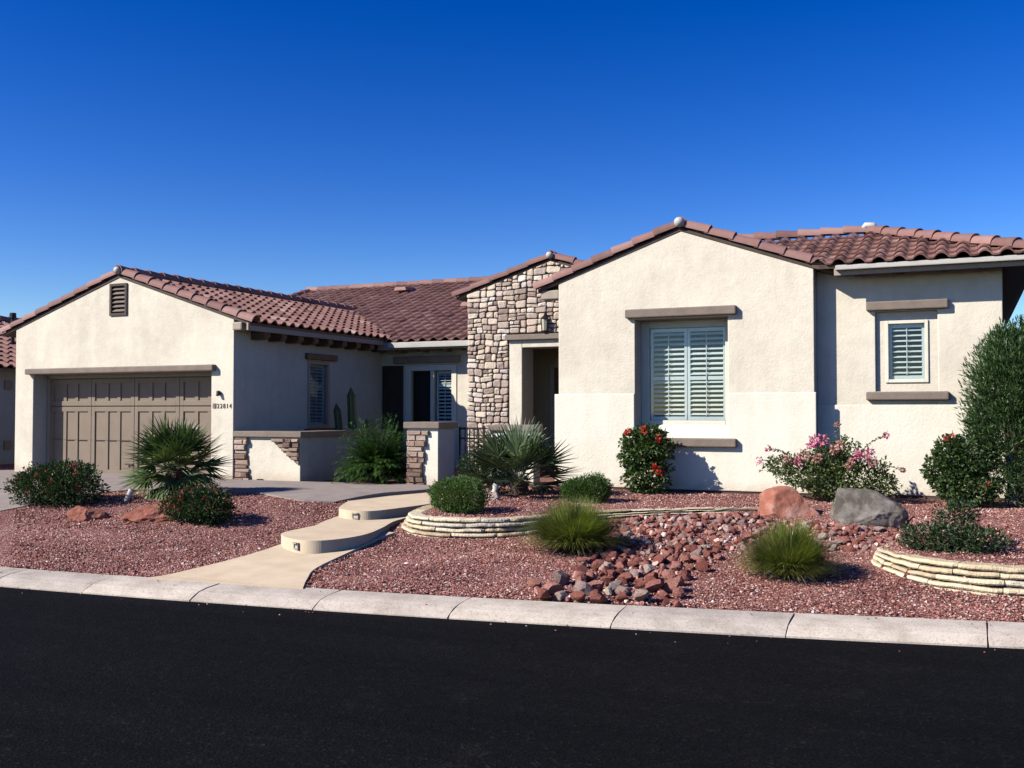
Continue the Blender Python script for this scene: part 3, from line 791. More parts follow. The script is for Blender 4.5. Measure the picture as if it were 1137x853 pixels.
def plug(p, parent, r=.13):
    b = MB(); n = 12
    pts = []
    for k in range(7):
        a = k/6*math.pi*.95
        pts.append((r*math.sin(a)+.004, -r*math.cos(a)))
    b.tube([Vector(p)+Vector((0, h*.75-.02, h*.35)) for _, h in pts], [q for q, _ in pts], n)
    b.build('mortar_plug', M['white_metal'], parent, smooth=True)

# garage roof
zg = lambda x: 4.665-pg*abs(x-XGA)
gy0, gy1 = YG-.10, 25.0
xe1, xe0 = -12.26, -18.92
sl = math.hypot(1, pg); Lg = (xe1-XGA)*sl
groof = roof_part('garage_roof', [
    (lambda b: tile_field(b, (xe1, gy0+.1, zg(xe1)), (0, 1, 0), (-1, 0, pg), gy1-gy0, Lg, 11),),
    (lambda b: tile_field(b, (xe0, gy0+.1, zg(xe0)), (0, 1, 0), (1, 0, pg), 8, Lg, 12),)],
    [[(XGA, gy0+.085, zg(XGA)), (xe1, gy0+.085, zg(xe1)), (xe1, gy1, zg(xe1)), (XGA, gy1, zg(XGA))], [(XGA, gy0+.085, zg(XGA)), (XGA, gy1, zg(XGA)), (xe0, gy1, zg(xe0)), (xe0, gy0+.085, zg(xe0))]])
b = MB(); barrels(b, (xe1+.05, gy0+.15, zg(xe1+.05)+.03), (XGA+.06, gy0+.15, zg(XGA)+.03), 1, lift=.0); barrels(b, (xe0-.05, gy0+.15, zg(xe0-.05)+.03), (XGA-.06, gy0+.15, zg(XGA)+.03), 2)
b.build('rake_tiles', M['rake'], groof, smooth=True, recalc=False)
b = MB(); barrels(b, (XGA, gy0+.06, zg(XGA)+.06), (XGA, 26, zg(XGA)+.06), 3); b.build('ridge_tiles', M['rake'], groof, smooth=True, recalc=False)
plug((XGA, gy0+.06, zg(XGA)+.085), groof, .08)
b = MB(); b.box(gy0+.05, 20.1, 0, 0, 0, 0)
b = MB((xe1, 0, 0), (0, 1, 0), (0, 0, 1), (1, 0, 0)); b.box(gy0+.03, 20.1, zg(xe1)-.145, zg(xe1)-.002, -.05, -.006); b.build('fascia', M['fascia'], groof, bev=.006)
for y in (15.78, 16.31, 16.86, 17.39, 17.91, 18.45, 19.0, 19.56, 20.13):
    b = MB((0, 0, 0), (0, 1, 0), (0, 0, 1), (1, 0, 0))
    pr = [(-12.7, 3.46), (-12.33, 3.44), (-12.32, 3.36), (-12.36, 3.315), (-12.45, 3.295), (-12.7, 3.295)]
    n = len(pr); b.add([Vector((x, y-.085, z)) for x, z in pr]+[Vector((x, y+.085, z)) for x, z in pr], [tuple(range(n)), tuple(range(2*n-1, n-1, -1))]+[(i, (i+1) % n, n+(i+1) % n, n+i) for i in range(n)])
    b.build('rafter_tail', M['brown_wood'], groof)
b = MB(); b.box(XG1-.02, XG1+.21, 3.44, 3.60, -15.34, -15.16); b.build('outrigger', M['fascia'], groof, bev=.03)

# rear wing roof
zb = lambda y: 3.50+.325*(y-20.0)
RX0, RX1, RYR = -19.45, -3.0, 27.0
slb = math.hypot(1, .325); Lb = (RYR-20)*slb
rroof = roof_part('rear_roof', [
    (lambda b: tile_field(b, (RX0, 19.98, zb(19.98)), (1, 0, 0), (0, 1, .325), RX1-RX0, Lb, 21),),
    (lambda b: tile_field(b, (RX0, 34, zb(20)), (1, 0, 0), (0, -1, .325), RX1-RX0, Lb, 22),)],
    [[(RX0, 20, zb(20)), (RX1, 20, zb(20)), (RX1, RYR, zb(RYR)), (RX0, RYR, zb(RYR))], [(RX0, RYR, zb(RYR)), (RX1, RYR, zb(RYR)), (RX1, 34, zb(20)), (RX0, 34, zb(20))]])
b = MB(); barrels(b, (RX0, RYR, zb(RYR)+.05), (RX1, RYR, zb(RYR)+.05), 23, .11, .42); b.build('ridge_tiles', M['rake'], rroof, smooth=True, recalc=False)
b = MB(); barrels(b, (RX0+.05, 20, zb(20)+.03), (RX0+.05, RYR, zb(RYR)+.03), 24); b.build('rake_tiles', M['rake'], rroof, smooth=True, recalc=False)
b = MB((0, 20.0, 0)); b.box(-12.45, -9.3, 3.32, 3.495, .0, .02); b.build('fascia', M['fascia'], rroof)
b = MB((0, 20.0, 0)); b.box(-12.1, -9.28, 3.36, 3.375, .022, .13); b.box(-12.1, -9.28, 3.375, 3.48, .115, .13); b.box(-12.1, -9.28, 3.375, 3.48, .022, .035); b.box(-12.1, -12.085, 3.375, 3.48, .035, .115)
b.build('gutter', M['white_metal'], rroof, bev=.006)
for x in (-12.0, -11.42, -10.84, -10.26, -9.68):
    b = MB((0, 20.5, 0)); b.box(x-.05, x+.05, 3.28, 3.40, -.02, .40); b.build('rafter_tail', M['brown_wood'], rroof)
for (x, y) in ((-15.2, 25.9), (-11.6, 23.2), (-10.45, 25.3)):
    b = MB(); z = zb(y)
    b.add([Vector((x-.22, y-.28, z+.06)), Vector((x+.22, y-.28, z+.06)), Vector((x+.22, y+.3, z+.17)), Vector((x-.22, y+.3, z+.17)), Vector((x-.17, y-.26, z+.17)), Vector((x+.17, y-.26, z+.17)), Vector((x+.17, y+.28, z+.22)), Vector((x-.17, y+.28, z+.22))],
          [(0, 3, 2, 1), (4, 5, 6, 7), (0, 1, 5, 4), (1, 2, 6, 5), (2, 3, 7, 6), (3, 0, 4, 7)], .9)
    b.build('roof_vent', M['rake'], rroof, bev=.02)

# stone gable roof
zs = lambda x: 4.905-ps*abs(x-XSA)
sroof = roof_part('portal_roof', [
    (lambda b: tile_field(b, (-5.3, YS+.05, zs(-5.3)), (0, 1, 0), (-1, 0, ps), 5.6, 2.11*math.hypot(1, ps), 31),),
    (lambda b: tile_field(b, (-9.5, YS+.05, zs(-9.5)), (0, 1, 0), (1, 0, ps), 5.6, 2.09*math.hypot(1, ps), 32),)],
    [[(XSA, YS-.012, zs(XSA)), (-5.3, YS-.012, zs(-5.3)), (-5.3, 24, zs(-5.3)), (XSA, 24, zs(XSA))], [(XSA, YS-.012, zs(XSA)), (XSA, 24, zs(XSA)), (-9.5, 24, zs(-9.5)), (-9.5, YS-.012, zs(-9.5))]])
b = MB(); barrels(b, (-9.55, YS+.03, zs(-9.55)+.03), (XSA-.05, YS+.03, zs(XSA)+.03), 33, .10); barrels(b, (-5.3, YS+.03, zs(-5.3)+.03), (XSA+.05, YS+.03, zs(XSA)+.03), 34, .10)
b.build('rake_tiles', M['rake'], sroof, smooth=True, recalc=False)
b = MB(); barrels(b, (XSA, YS-.0, zs(XSA)+.05), (XSA, 24.4, zs(XSA)+.05), 35, .10); b.build('ridge_tiles', M['rake'], sroof, smooth=True, recalc=False)
plug((XSA, YS-.06, zs(XSA)+.07), sroof, .07)

# front gable roof
zf = lambda x: 4.935-pb*abs(x-XBA)
fx0, fx1 = -6.80, -1.84
froof = roof_part('front_gable_roof', [
    (lambda b: tile_field(b, (fx1, YB, zf(fx1)), (0, 1, 0), (-1, 0, pb), 9, (fx1-XBA)*math.hypot(1, pb), 41),),
    (lambda b: tile_field(b, (fx0, YB, zf(fx0)), (0, 1, 0), (1, 0, pb), 9, (XBA-fx0)*math.hypot(1, pb), 42),)],
    [[(XBA, YB-.015, zf(XBA)), (fx1, YB-.015, zf(fx1)), (fx1, 26, zf(fx1)), (XBA, 26, zf(XBA))], [(XBA, YB-.015, zf(XBA)), (XBA, 26, zf(XBA)), (fx0, 26, zf(fx0)), (fx0, YB-.015, zf(fx0))]])
b = MB(); barrels(b, (fx0-.04, YB+.045, zf(fx0-.04)+.03), (XBA-.05, YB+.045, zf(XBA)+.03), 43, .115); barrels(b, (fx1+.04, YB+.045, zf(fx1+.04)+.03), (XBA+.05, YB+.045, zf(XBA)+.03), 44, .115)
b.build('rake_tiles', M['rake'], froof, smooth=True, recalc=False)
b = MB(); barrels(b, (XBA, YB-.0, zf(XBA)+.05), (XBA, 26, zf(XBA)+.05), 45, .11); b.build('ridge_tiles', M['rake'], froof, smooth=True, recalc=False)
plug((XBA, YB-.045, zf(XBA)+.085), froof, .085)
b = MB((0, YB, 0)); b.box(-6.76, XB0-.003, 3.86, 4.02, -.30, -.02); b.build('outrigger', M['fascia'], froof, bev=.02)

# right wing hip roof
ph, ze = .34, 4.15
ex0, ey0, hx, hy = .96, 16.05, -1.49, 18.50
zt = ze+ph*(hy-ey0)
nrm = Vector((1, 1, 0)).normalized()
slh = math.hypot(1, ph)
# left limit: where the hip's front slope dives under the gable roof
xa = lambda y: XBA+(4.935-(ze+ph*(y-ey0)))/pb
pL0, pL1 = Vector((xa(ey0), ey0, 0)), Vector((xa(hy), hy, 0)); dl = (pL1-pL0).normalized(); nl = Vector((-dl.y, dl.x, 0))
if nl.x > 0: nl = -nl
hroof = roof_part('hip_roof', [
    (lambda b: tile_field(b, (-5.6, ey0-.03, ze), (1, 0, 0), (0, 1, ph), 6.7, (hy-ey0)*slh, 51), [((ex0, ey0, 0), Vector((1, 1, 0)).normalized()), ((pL0.x-.05, pL0.y, 0), nl)]),
    (lambda b: tile_field(b, (ex0+.03, ey0-.3, ze), (0, 1, 0), (-1, 0, ph), 12, (ex0-hx)*slh, 52), [((ex0, ey0, 0), Vector((-1, -1, 0)).normalized())])],
    [[(ex0, ey0, ze), (hx, hy, zt), (-4.4, hy, zt), (pL0.x, ey0, ze)], [(ex0, ey0, ze), (ex0, 28, ze), (hx, 28, zt), (hx, hy, zt)], [(hx, hy, zt), (hx, 28, zt), (-4.0, 28, 4.2), (-4.0, hy, 4.2)]])
b = MB(); barrels(b, (ex0+.03, ey0-.03, ze+.06), (hx, hy, zt+.06), 53, .11, .40); barrels(b, (-4.6, hy, zt+.06), (hx-.02, hy, zt+.06), 54, .11, .40); barrels(b, (hx, 28, zt+.06), (hx, hy+.05, zt+.06), 55, .11, .4)
b.build('ridge_tiles', M['rake'], hroof, smooth=True, recalc=False)
b = MB(); b.tube([(hx-.10, hy-.04, zt+.10), (hx-.05, hy-.04, zt+.165), (hx+.08, hy-.05, zt+.16), (hx+.12, hy-.05, zt+.10)], [.05, .06, .055, .03], 10); b.build('mortar_plug', M['white_metal'], hroof, smooth=True)
b = MB((0, ey0, 0)); b.box(fx1+.03, ex0, ze-.16, ze-.005, -.04, -.006); b.build('fascia', M['fascia'], hroof)
b = MB((0, ey0, 0)); b.box(fx1+.06, ex0+.02, ze-.088, ze-.08, .0, .09); b.box(fx1+.06, ex0+.02, ze-.08, ze-.022, .078, .09); b.box(fx1+.06, ex0+.02, ze-.08, ze-.005, .0, .012); b.box(fx1+.06, fx1+.075, ze-.08, ze-.022, .012, .078); b.box(ex0+.005, ex0+.02, ze-.08, ze-.022, .012, .078)
b.build('gutter', M['white_metal'], hroof, bev=.006)
b = MB((ex0, 0, 0), (0, 1, 0), (0, 0, 1), (1, 0, 0)); b.box(ey0-.0, 28, ze-.16, ze-.005, -.04, -.006); b.build('fascia', M['brown_wood'], hroof)
for x in (-1.5, -.88, -.28, .3):
    b = MB((0, YR, 0)); b.box(x-.05, x+.05, ze-.14, ze-.03, -.02, .38); b.build('rafter_tail', M['brown_wood'], hroof)

# ------------------------------------------------------------------ court walls, pillar, gate
def ledge(b, u0, u1, v0, v1, seed, fn=None, h=(.055, .11)):
    r = random.Random(seed); v = v0
    while v < v1-.03:
        hh = min(r.uniform(*h), v1-v); e0, e1 = (fn(v, r) if fn else (u0, u1)); u = e0
        while u < e1-.03:
            wd = r.uniform(.14, .32)
            if u+wd > e1-.08: wd = e1-u
            d = r.uniform(.035, .085); g = .005
            q = [(u+g, v+g), (u+wd-g, v+g+r.uniform(-.004, .004)), (u+wd-g, v+hh-g), (u+g, v+hh-g+r.uniform(-.004, .004))]
            cu, cv = u+wd/2, v+hh/2
            vs = [b.P(*p, 0) for p in q]+[b.P(*p, d*.75) for p in q]+[b.P(cu+(p[0]-cu)*.88+r.uniform(-.008, .008), cv+(p[1]-cv)*.72+r.uniform(-.006, .006), d+r.uniform(-.008, .008)) for p in q]
            b.add(vs, [(l*4+i, l*4+(i+1) % 4, (l+1)*4+(i+1) % 4, (l+1)*4+i) for l in range(2) for i in range(4)]+[(8, 9, 10, 11)], r.random())
            u += wd
        v += hh
lw = thing('low_wall', 'low cream court wall with brown cap and ledge stones beside the garage corner', 'wall', (-11.9, 15.4, HZ))
YL = 15.26
b = MB((0, YL, 0)); b.box(-12.655, -11.16, .5, 1.42, -.30, 0); b.build('body', M['stucco'], lw, bev=.01)
b = MB((-11.16, 0, 0), (0, 1, 0), (0, 0, 1), (1, 0, 0)); b.box(15.56, 18.4, .5, 1.42, -.3, 0); b.build('return', M['stucco'], lw)
b = MB((0, YL, 0)); b.box(-12.655, -11.10, 1.42, 1.53, -.36, .07); b.box(-11.52, -11.10, 1.42, 1.53, -3.2, -.36); b.build('cap', M['brown_trim'], lw, bev=.015)
b = MB((0, YL, 0)); ledge(b, -12.64, -12.3, .58, 1.41, 3, lambda v, r: (-12.64, -12.36+.07*max(0, 1-(v-.58)/.5)+r.uniform(-.03, .03))); b.build('ledge_stones', M['stone_dark'], lw)
b = MB((0, YL, 0)); ledge(b, -11.7, -11.17, .93, 1.41, 4, lambda v, r: (-11.17-.06-.50*min(1, max(0, (v-.93)/.36))**1.1-r.uniform(0, .05), -11.165), (.06, .10)); b.build('ledge_stones', M['stone_dark'], lw)
b = MB((0, YL, 0)); b.box(-12.12, -12.0, .585, .635, 0, .04); b.build('drain_outlet', M['iron'], lw)

pl = thing('gate_pillar', 'square cream gate pillar with brown cap and ledge stones on its left corner', 'pillar', (-8.7, 15.8, HZ))
YP = 15.46
b = MB((0, YP, 0)); b.box(-9.0, -8.39, .5, 1.60, -.62, 0); b.build('body', M['dado'], pl, bev=.01)
b = MB((0, YP, 0)); b.box(-9.06, -8.34, 1.60, 1.715, -.68, .06); b.build('cap', M['brown_trim'], pl, bev=.015)
b = MB((0, YP, 0)); ledge(b, -8.99, -8.6, .58, 1.59, 8, lambda v, r: (-8.995, -8.66+.16*max(0, (v-1.2)/.4)+r.uniform(-.03, .03))); b.build('ledge_stones', M['stone_dark'], pl)

lb = thing('low_wall', 'low cream wall with brown cap behind the fan palm, right of the iron gate', 'wall', (-7.3, 16.6, HZ))
YQ = 16.5
b = MB((0, YQ, 0)); b.box(-7.86, -7.02, .5, 1.55, -.30, 0); b.build('body', M['dado'], lb, bev=.01)
b = MB((0, YQ, 0)); b.box(-7.90, -6.98, 1.55, 1.66, -.36, .06); b.build('cap', M['brown_trim'], lb, bev=.015)

gt = thing('iron_gate', 'black wrought iron gate with vertical bars between pillar and low wall', 'gate', (-8.1, 16.3, HZ))
b = MB((0, 16.25, 0)); b.box(-8.37, -7.88, 1.575, 1.61, -.02, .015); b.box(-8.37, -7.88, 1.40, 1.43, -.02, .015); b.box(-8.37, -7.88, .68, .71, -.02, .015); b.box(-8.385, -8.35, .62, 1.64, -.02, .015); b.box(-7.90, -7.865, .62, 1.64, -.02, .015)
b.build('gate_frame', M['iron'], gt)
for k in range(4):
    u = -8.35+.45*(k+1)/5; b = MB((0, 16.25, 0)); b.box(u-.009, u+.009, .69, 1.60, -.012, .006); b.build('bar', M['iron'], gt)

# stacked flagstone edging of the two raised beds
def stacked(name, label, path, z0, z1, courses, seed, thick=.30):
    r = random.Random(seed); b = MB()
    P = offset_path(path, 0)
    cum = [0]
    for i in range(1, len(path)): cum.append(cum[-1]+(path[i]-path[i-1]).length)
    def at(s):
        s = max(0, min(cum[-1]-1e-5, s))
        i = max(k for k in range(len(cum)) if cum[k] <= s); i = min(i, len(path)-2)
        t = (s-cum[i])/(cum[i+1]-cum[i]); p = path[i].lerp(path[i+1], t); d = (path[i+1]-path[i]).normalized()
        return p, Vector((-d.y, d.x))
    for c in range(courses):
        s = -r.uniform(0, .2)
        while s < cum[-1]:
            L = r.uniform(.35, .8); e = min(s+L, cum[-1]); n = max(3, int((e-s)/.045)); jit = r.uniform(-.018, .018); zj = r.uniform(-.004, .004); ht = r.uniform(-.004, .004)
            tint = min(1, max(0, r.gauss(.55, .25)))
            base = len(b.v); m = 8
            for i in range(n+1):
                q = s+(e-s-.008)*i/n; p, nn = at(q)
                fz = z0(p.x, p.y); hh = (z1(p.x, p.y)-fz)/courses
                za = fz+hh*c+zj+.006; zb_ = fz+hh*(c+1)+zj+ht-.006
                o = c*.022+jit+.014*noise.noise((q*7, c*5, seed))+.008*noise.noise((q*19, c*5, seed)); er = .014 if i in (0, n) else 0
                wv = .010*noise.noise((q*6, c*3.3, seed+4))
                f = [(o+.014+er, za+.003), (o+er, za+hh*.3), (o+.003+er, zb_-hh*.25), (o+.016+er, zb_)]
                for (w, z) in f: b.v.append(Vector((p.x+nn.x*w, p.y+nn.y*w, z+wv)))
                w = thick if c == courses-1 else thick-.03
                for (w2, z) in ((w-.03, zb_), (w, zb_-.015), (w, za), (o+.05, za)): b.v.append(Vector((p.x+nn.x*w2, p.y+nn.y*w2, z+wv)))
            for i in range(n):
                for k in range(m):
                    b.f.append((base+i*m+k, base+i*m+(k+1) % m, base+(i+1)*m+(k+1) % m, base+(i+1)*m+k)); b.t.append(tint)
            b.f.append(tuple(base+k for k in range(m))); b.t.append(tint); b.f.append(tuple(base+n*m+k for k in range(m))[::-1]); b.t.append(tint)
            s += L
    c = path[len(path)//2]
    o = b.build(name, M['flag'], loc=(c.x, c.y, .3))
    return tag(o, label, 'garden wall')
stacked('retaining_wall', 'curved stacked cream flagstone wall holding the bed in front of the fan palm', PA, lambda x, y: T0(x, y)-.05, lambda x, y: .555+.03*sm(11.5, 13.8, y), 5, 61)
stacked('retaining_wall', 'curved stacked cream flagstone wall at the right edge below the low dark shrub', PB, lambda x, y: min(T0(x, y), .40)-.05, lambda x, y: .445, 5, 62)

# ------------------------------------------------------------------ gravel pebbles
def exclude(x, y):
    return inside(x, y, APRON) or inside(x, y, DRIVE) or inside(x, y, STEP1) or inside(x, y, STEP2)
def pebbles():
    r = random.Random(99); vs = []; fs = []; ts = []
    base = [Vector(v) for v in ((1, 0, 0), (-1, 0, 0), (0, 1, 0), (0, -1, 0), (0, 0, 1), (0, 0, -1))]
    bf = [(0, 2, 4), (2, 1, 4), (1, 3, 4), (3, 0, 4), (2, 0, 5), (1, 2, 5), (3, 1, 5), (0, 3, 5)]
    n = 0; tries = 0
    while n < 78000 and tries < 500000:
        tries += 1
        y = 8.1+8*r.random()**1.35; x = r.uniform(-15.5, 3)
        if y < kf(x)+KW+.01: continue
        if x < -.9*y*1.32-.3 or x > .22*y: continue
        if exclude(x, y): continue
        if y > 15.1 and x < -9: continue
        z = T(x, y); s = r.uniform(.007, .0155)*(1.7 if r.random() < .05 else 1)
        a = r.random()*6.283; ca, sa = math.cos(a), math.sin(a); k = len(vs)
        sx, sy, sz = s*r.uniform(.8, 1.3), s*r.uniform(.7, 1), s*r.uniform(.55, .9)
        for p in base:
            px, py, pz = p.x*sx+r.uniform(-.3, .3)*s, p.y*sy+r.uniform(-.3, .3)*s, p.z*sz+r.uniform(-.2, .2)*s
            vs.append((x+px*ca-py*sa, y+px*sa+py*ca, z+pz+s*.25))
        t = r.random()
        for f in bf: fs.append((f[0]+k, f[1]+k, f[2]+k)); ts.append(t)
        n += 1
    for _ in range(110):
        x = r.uniform(-13, 2); o_ = -abs(r.gauss(0, .16)) if r.random() < .5 else r.uniform(.1, KW); y = kf(x)+o_; z = .004 if o_ < 0 else .03+.085*min(1, o_/.3); s = r.uniform(.006, .012); k = len(vs)
        for p in base: vs.append((x+p.x*s*r.uniform(.7, 1.2), y+p.y*s*r.uniform(.7, 1.2), z+s*.5+p.z*s*.7))
        t = r.random()
        for f in bf: fs.append((f[0]+k, f[1]+k, f[2]+k)); ts.append(t)
    me = bpy.data.meshes.new('gravel'); me.from_pydata(vs, [], fs)
    me.attributes.new('tint', 'FLOAT', 'FACE').data.foreach_set('value', ts); me.materials.append(M['pebble'])
    o = bpy.data.objects.new('gravel', me); COL.objects.link(o)
    o['kind'] = 'stuff'; o['label'] = 'red crushed gravel covering the front yard beds'; o['category'] = 'gravel'
pebbles()

# ------------------------------------------------------------------ rocks
def rock_mesh(name, seed, dims, sub=2, cuts=7, rough=.08, mat=None, depth=.78):
    r = random.Random(seed); bm = bmesh.new(); bmesh.ops.create_icosphere(bm, subdivisions=sub, radius=1)
    pls = []
    for _ in range(cuts):
        n = Vector((r.gauss(0, 1), r.gauss(0, 1), r.gauss(0, .8))).normalized(); pls.append((n, r.uniform(depth-.16, depth+.1)))
    for v in bm.verts:
        c = v.co.copy()
        for n, d in pls:
            e = c.dot(n)-d
            if e > 0: c -= n*e
        q = v.co*1.7+Vector((seed*3.1, 0, 0))
        c *= 1+rough*noise.noise(q)+rough*.5*noise.noise(q*2.7)+rough*.3*noise.noise(q*6)
        v.co = Vector((c.x*dims[0], c.y*dims[1], c.z*dims[2]))
    bmesh.ops.recalc_face_normals(bm, faces=bm.faces[:])
    me = bpy.data.meshes.new(name); bm.to_mesh(me); bm.free()
    if mat: me.materials.append(mat)
    return me
def place(me, name, loc, rot, label, cat, group=None, smooth=False):
    if smooth: me.polygons.foreach_set('use_smooth', [True]*len(me.polygons))
    o = bpy.data.objects.new(name, me); COL.objects.link(o); o.location = loc; o.rotation_euler = rot
    return tag(o, label, cat, group)
def boulder_fin(o, w):
    b = o.modifiers.new('edge', 'BEVEL'); b.width = w; b.segments = 1
place(rock_mesh('boulder', 12, (.47, .34, .36), 5, 11, .10, M['red_boulder'], .78), 'boulder', (-2.22, 13.85, .52), (0, 0, .2), 'large red sandstone boulder in front of the bougainvillea', 'boulder', smooth=True)
place(rock_mesh('boulder', 24, (.60, .38, .36), 5, 12, .11, M['grey_boulder'], .76), 'boulder', (-1.20, 13.68, .53), (0, .22, -.1), 'large grey boulder with a darker split face beside the red boulder', 'boulder', smooth=True)
place(rock_mesh('boulder', 31, (.30, .26, .16), 4, 9, .16, M['rust_rock'], .72), 'boulder', (-11.33, 10.55, .42), (0, .1, .5), 'low rust red rock half buried in gravel below the left flowering bush', 'boulder')
place(rock_mesh('boulder', 45, (.48, .32, .20), 4, 10, .16, M['rust_rock'], .72), 'boulder', (-10.30, 10.75, .43), (.1, -.22, .45), 'tilted flat rust red rock half buried in gravel left of the lantana', 'boulder')
for (x, y, s, sd, lab) in ((-6.72, 13.95, .13, 51, 'small brown rock at the foot of the centre palm, nearest the dwarf bush'), (-6.50, 13.75, .10, 52, 'small tan rock at the foot of the centre palm beside the spotlight')):
    place(rock_mesh('rock', sd, (s, s*.8, s*.75), 3, 6, .1, ROCKS['pale pink']), 'rock', (x, y, T(x, y)+s*.4), (0, 0, 1), lab, 'rock')

BED = [(-3.80, 8.78), (-3.90, 9.2), (-3.75, 9.85), (-3.9, 10.8), (-3.8, 11.6), (-4.2, 12.3), (-4.45, 12.55), (-3.7, 13.12), (-2.92, 13.55), (-2.6, 13.65), (-2.45, 13.3), (-2.3, 13.25), (-1.7, 13.25), (-.8, 13.3), (-.62, 12.6), (-.95, 11.95), (-1.5, 11.9), (-2.3, 12.0), (-2.5, 10.7), (-2.6, 9.85), (-2.38, 9.02)]
variants = {}
for i, (cn, mt) in enumerate(ROCKS.items()):
    variants[cn] = [rock_mesh('rock_shape', 100+i*10+k, (1, .78, .6), 2, 9, .05, mt, .60) for k in range(4)]
rr = random.Random(5); placed = []
cnames = ['red-brown']*42+['orange-red']*27+['purple-grey']*8+['pale pink']*22+['cream']*4
zone = lambda x, y: ('at the kerb end of the bed' if y < 9.5 else 'in the narrow part of the bed' if y < 11.2 else 'in the bed behind the grass tufts' if x < -1.9 else 'below the grey boulder')
tries = 0; small = []
while tries < 60000 and len(placed) < 296:
    tries += 1
    x, y = rr.uniform(-4.5, -.6), rr.uniform(8.75, 13.7)
    if not inside(x, y, BED): continue
    near = sm(12.5, 9.2, y) if False else 1-sm(9.2, 12.0, y)
    s = (.064+.038*near)*rr.uniform(.75, 1.30)
    if math.hypot(x+4.2, y-11.0) < .40 or math.hypot(x+1.66, y-10.6) < .3: continue
    if any((x-a)**2+(y-c)**2 < ((s+d)*.66)**2 for a, c, d in placed): continue
    placed.append((x, y, s))
    cn = rr.choice(cnames); me = rr.choice(variants[cn])
    o = bpy.data.objects.new('rock', me); COL.objects.link(o)
    o.scale = (s*rr.uniform(.9, 1.25), s*rr.uniform(.85, 1.15), s*rr.uniform(.85, 1.2)); o.rotation_euler = (rr.uniform(-.5, .5), rr.uniform(-.5, .5), rr.uniform(0, 6.28))
    o.location = (x, y, T0(x, y)+s*.42+.03*near*rr.random())
    sz = 'large' if s > .115 else 'medium' if s > .08 else 'small'
    tag(o, f'{sz} {cn} rock {zone(x, y)}', 'rock', 'rocks of the dry rock bed')
# the second layer and the chips between them: beyond counting
b = MB()
for _ in range(1500):
    x, y = rr.uniform(-4.5, -.6), rr.uniform(8.75, 13.7)
    if not inside(x, y, BED): continue
    s = rr.uniform(.025, .062); me = rr.choice(variants['red-brown']); rot = Matrix.Rotation(rr.uniform(0, 6.28), 3, Vector((rr.gauss(0, 1), rr.gauss(0, 1), rr.gauss(0, 1))).normalized())
    b.add([rot @ v.co*s+Vector((x, y, T0(x, y)+s*.4)) for v in me.vertices], [tuple(p.vertices) for p in me.polygons], rr.random())
o = b.build('rubble', M['pebble'], recalc=False); o['kind'] = 'stuff'; o['label'] = 'small red stone chips between the rocks of the dry bed'; o['category'] = 'rubble'

# ------------------------------------------------------------------ plants
def leaf(b, p, d, n, L, Wd, tint, fold=.25):
    sd = d.cross(n)
    if sd.length < 1e-4: sd = d.orthogonal()
    sd.normalize(); up = sd.cross(d).normalized()
    k = len(b.v); m = p+d*(L*.45)
    b.v += [p, m+sd*(Wd/2)+up*(Wd*fold), p+d*L-up*(L*.08), m-sd*(Wd/2)+up*(Wd*fold), m]
    b.f += [(k, k+1, k+4), (k+1, k+2, k+4), (k+2, k+3, k+4), (k+3, k, k+4)]; b.t += [tint]*4
def rvec(r):
    return Vector((r.gauss(0, 1), r.gauss(0, 1), r.gauss(0, 1))).normalized()
def shell_point(r, c, rad, hollow=.6, bumpy=.16, seed=0):
    d = rvec(r)
    q = hollow+(1-hollow)*r.random()**.7
    s = 1+bumpy*noise.noise(d*2.3+Vector((seed, c[0], c[1])))*1.6+bumpy*.5*noise.noise(d*6+Vector((seed, 0, 0)))
    return Vector((c[0]+d.x*rad[0]*q*s, c[1]+d.y*rad[1]*q*s, c[2]+d.z*rad[2]*q*s)), d
def foliage(b, clumps, n, L, Wd, seed, upb=.35, out=1.0, rand=.8, floor=0, hollow=.6, bumpy=.2, tm=.5, ts=.22):
    r = random.Random(seed); vol = [c[3]*c[4]+c[4]*c[5]+c[3]*c[5] for c in clumps]
    cnt = 0
    while cnt < n:
        c = r.choices(clumps, vol)[0]
        p, d = shell_point(r, c[:3], c[3:6], hollow, bumpy, seed)
        if p.z < floor: continue
        dd = (d*out+Vector((0, 0, upb))+rvec(r)*rand).normalized()
        nn = (rvec(r)+Vector((0, 0, .8))+d*.5).normalized()
        l = L*r.uniform(.65, 1.25)
        leaf(b, p, dd, nn, l, Wd*l/L*r.uniform(.85, 1.15), min(1, max(0, r.gauss(tm, ts)))); cnt += 1
def stems(b, clumps, n, seed, z0=0, base=.12, r0=.012):
    r = random.Random(seed)
    for _ in range(n):
        c = r.choice(clumps); p, d = shell_point(r, c[:3], [q*.8 for q in c[3:6]], .5, 0, 0)
        if p.z < .1: p.z = .1+.2*r.random()
        a = r.random()*6.28; s = Vector((base*r.random()*math.cos(a), base*r.random()*math.sin(a), z0-.03)); mid = s.lerp(p, .5)+rvec(r)*.04+Vector((0, 0, .05))
        b.tube([s, mid, p], [r0, r0*.7, r0*.35], 5)
def blossom(b, c, rad, n, L, seed):
    r = random.Random(seed)
    for _ in range(n):
        d = rvec(r); p = Vector(c)+d*rad*r.uniform(.3, 1)
        leaf(b, p, (d+rvec(r)*.6).normalized(), rvec(r), L*r.uniform(.7, 1.2), L*.75, min(1, max(0, r.gauss(.5, .25))), .15)
def at_ground(x, y): return Vector((x, y, T(x, y)))
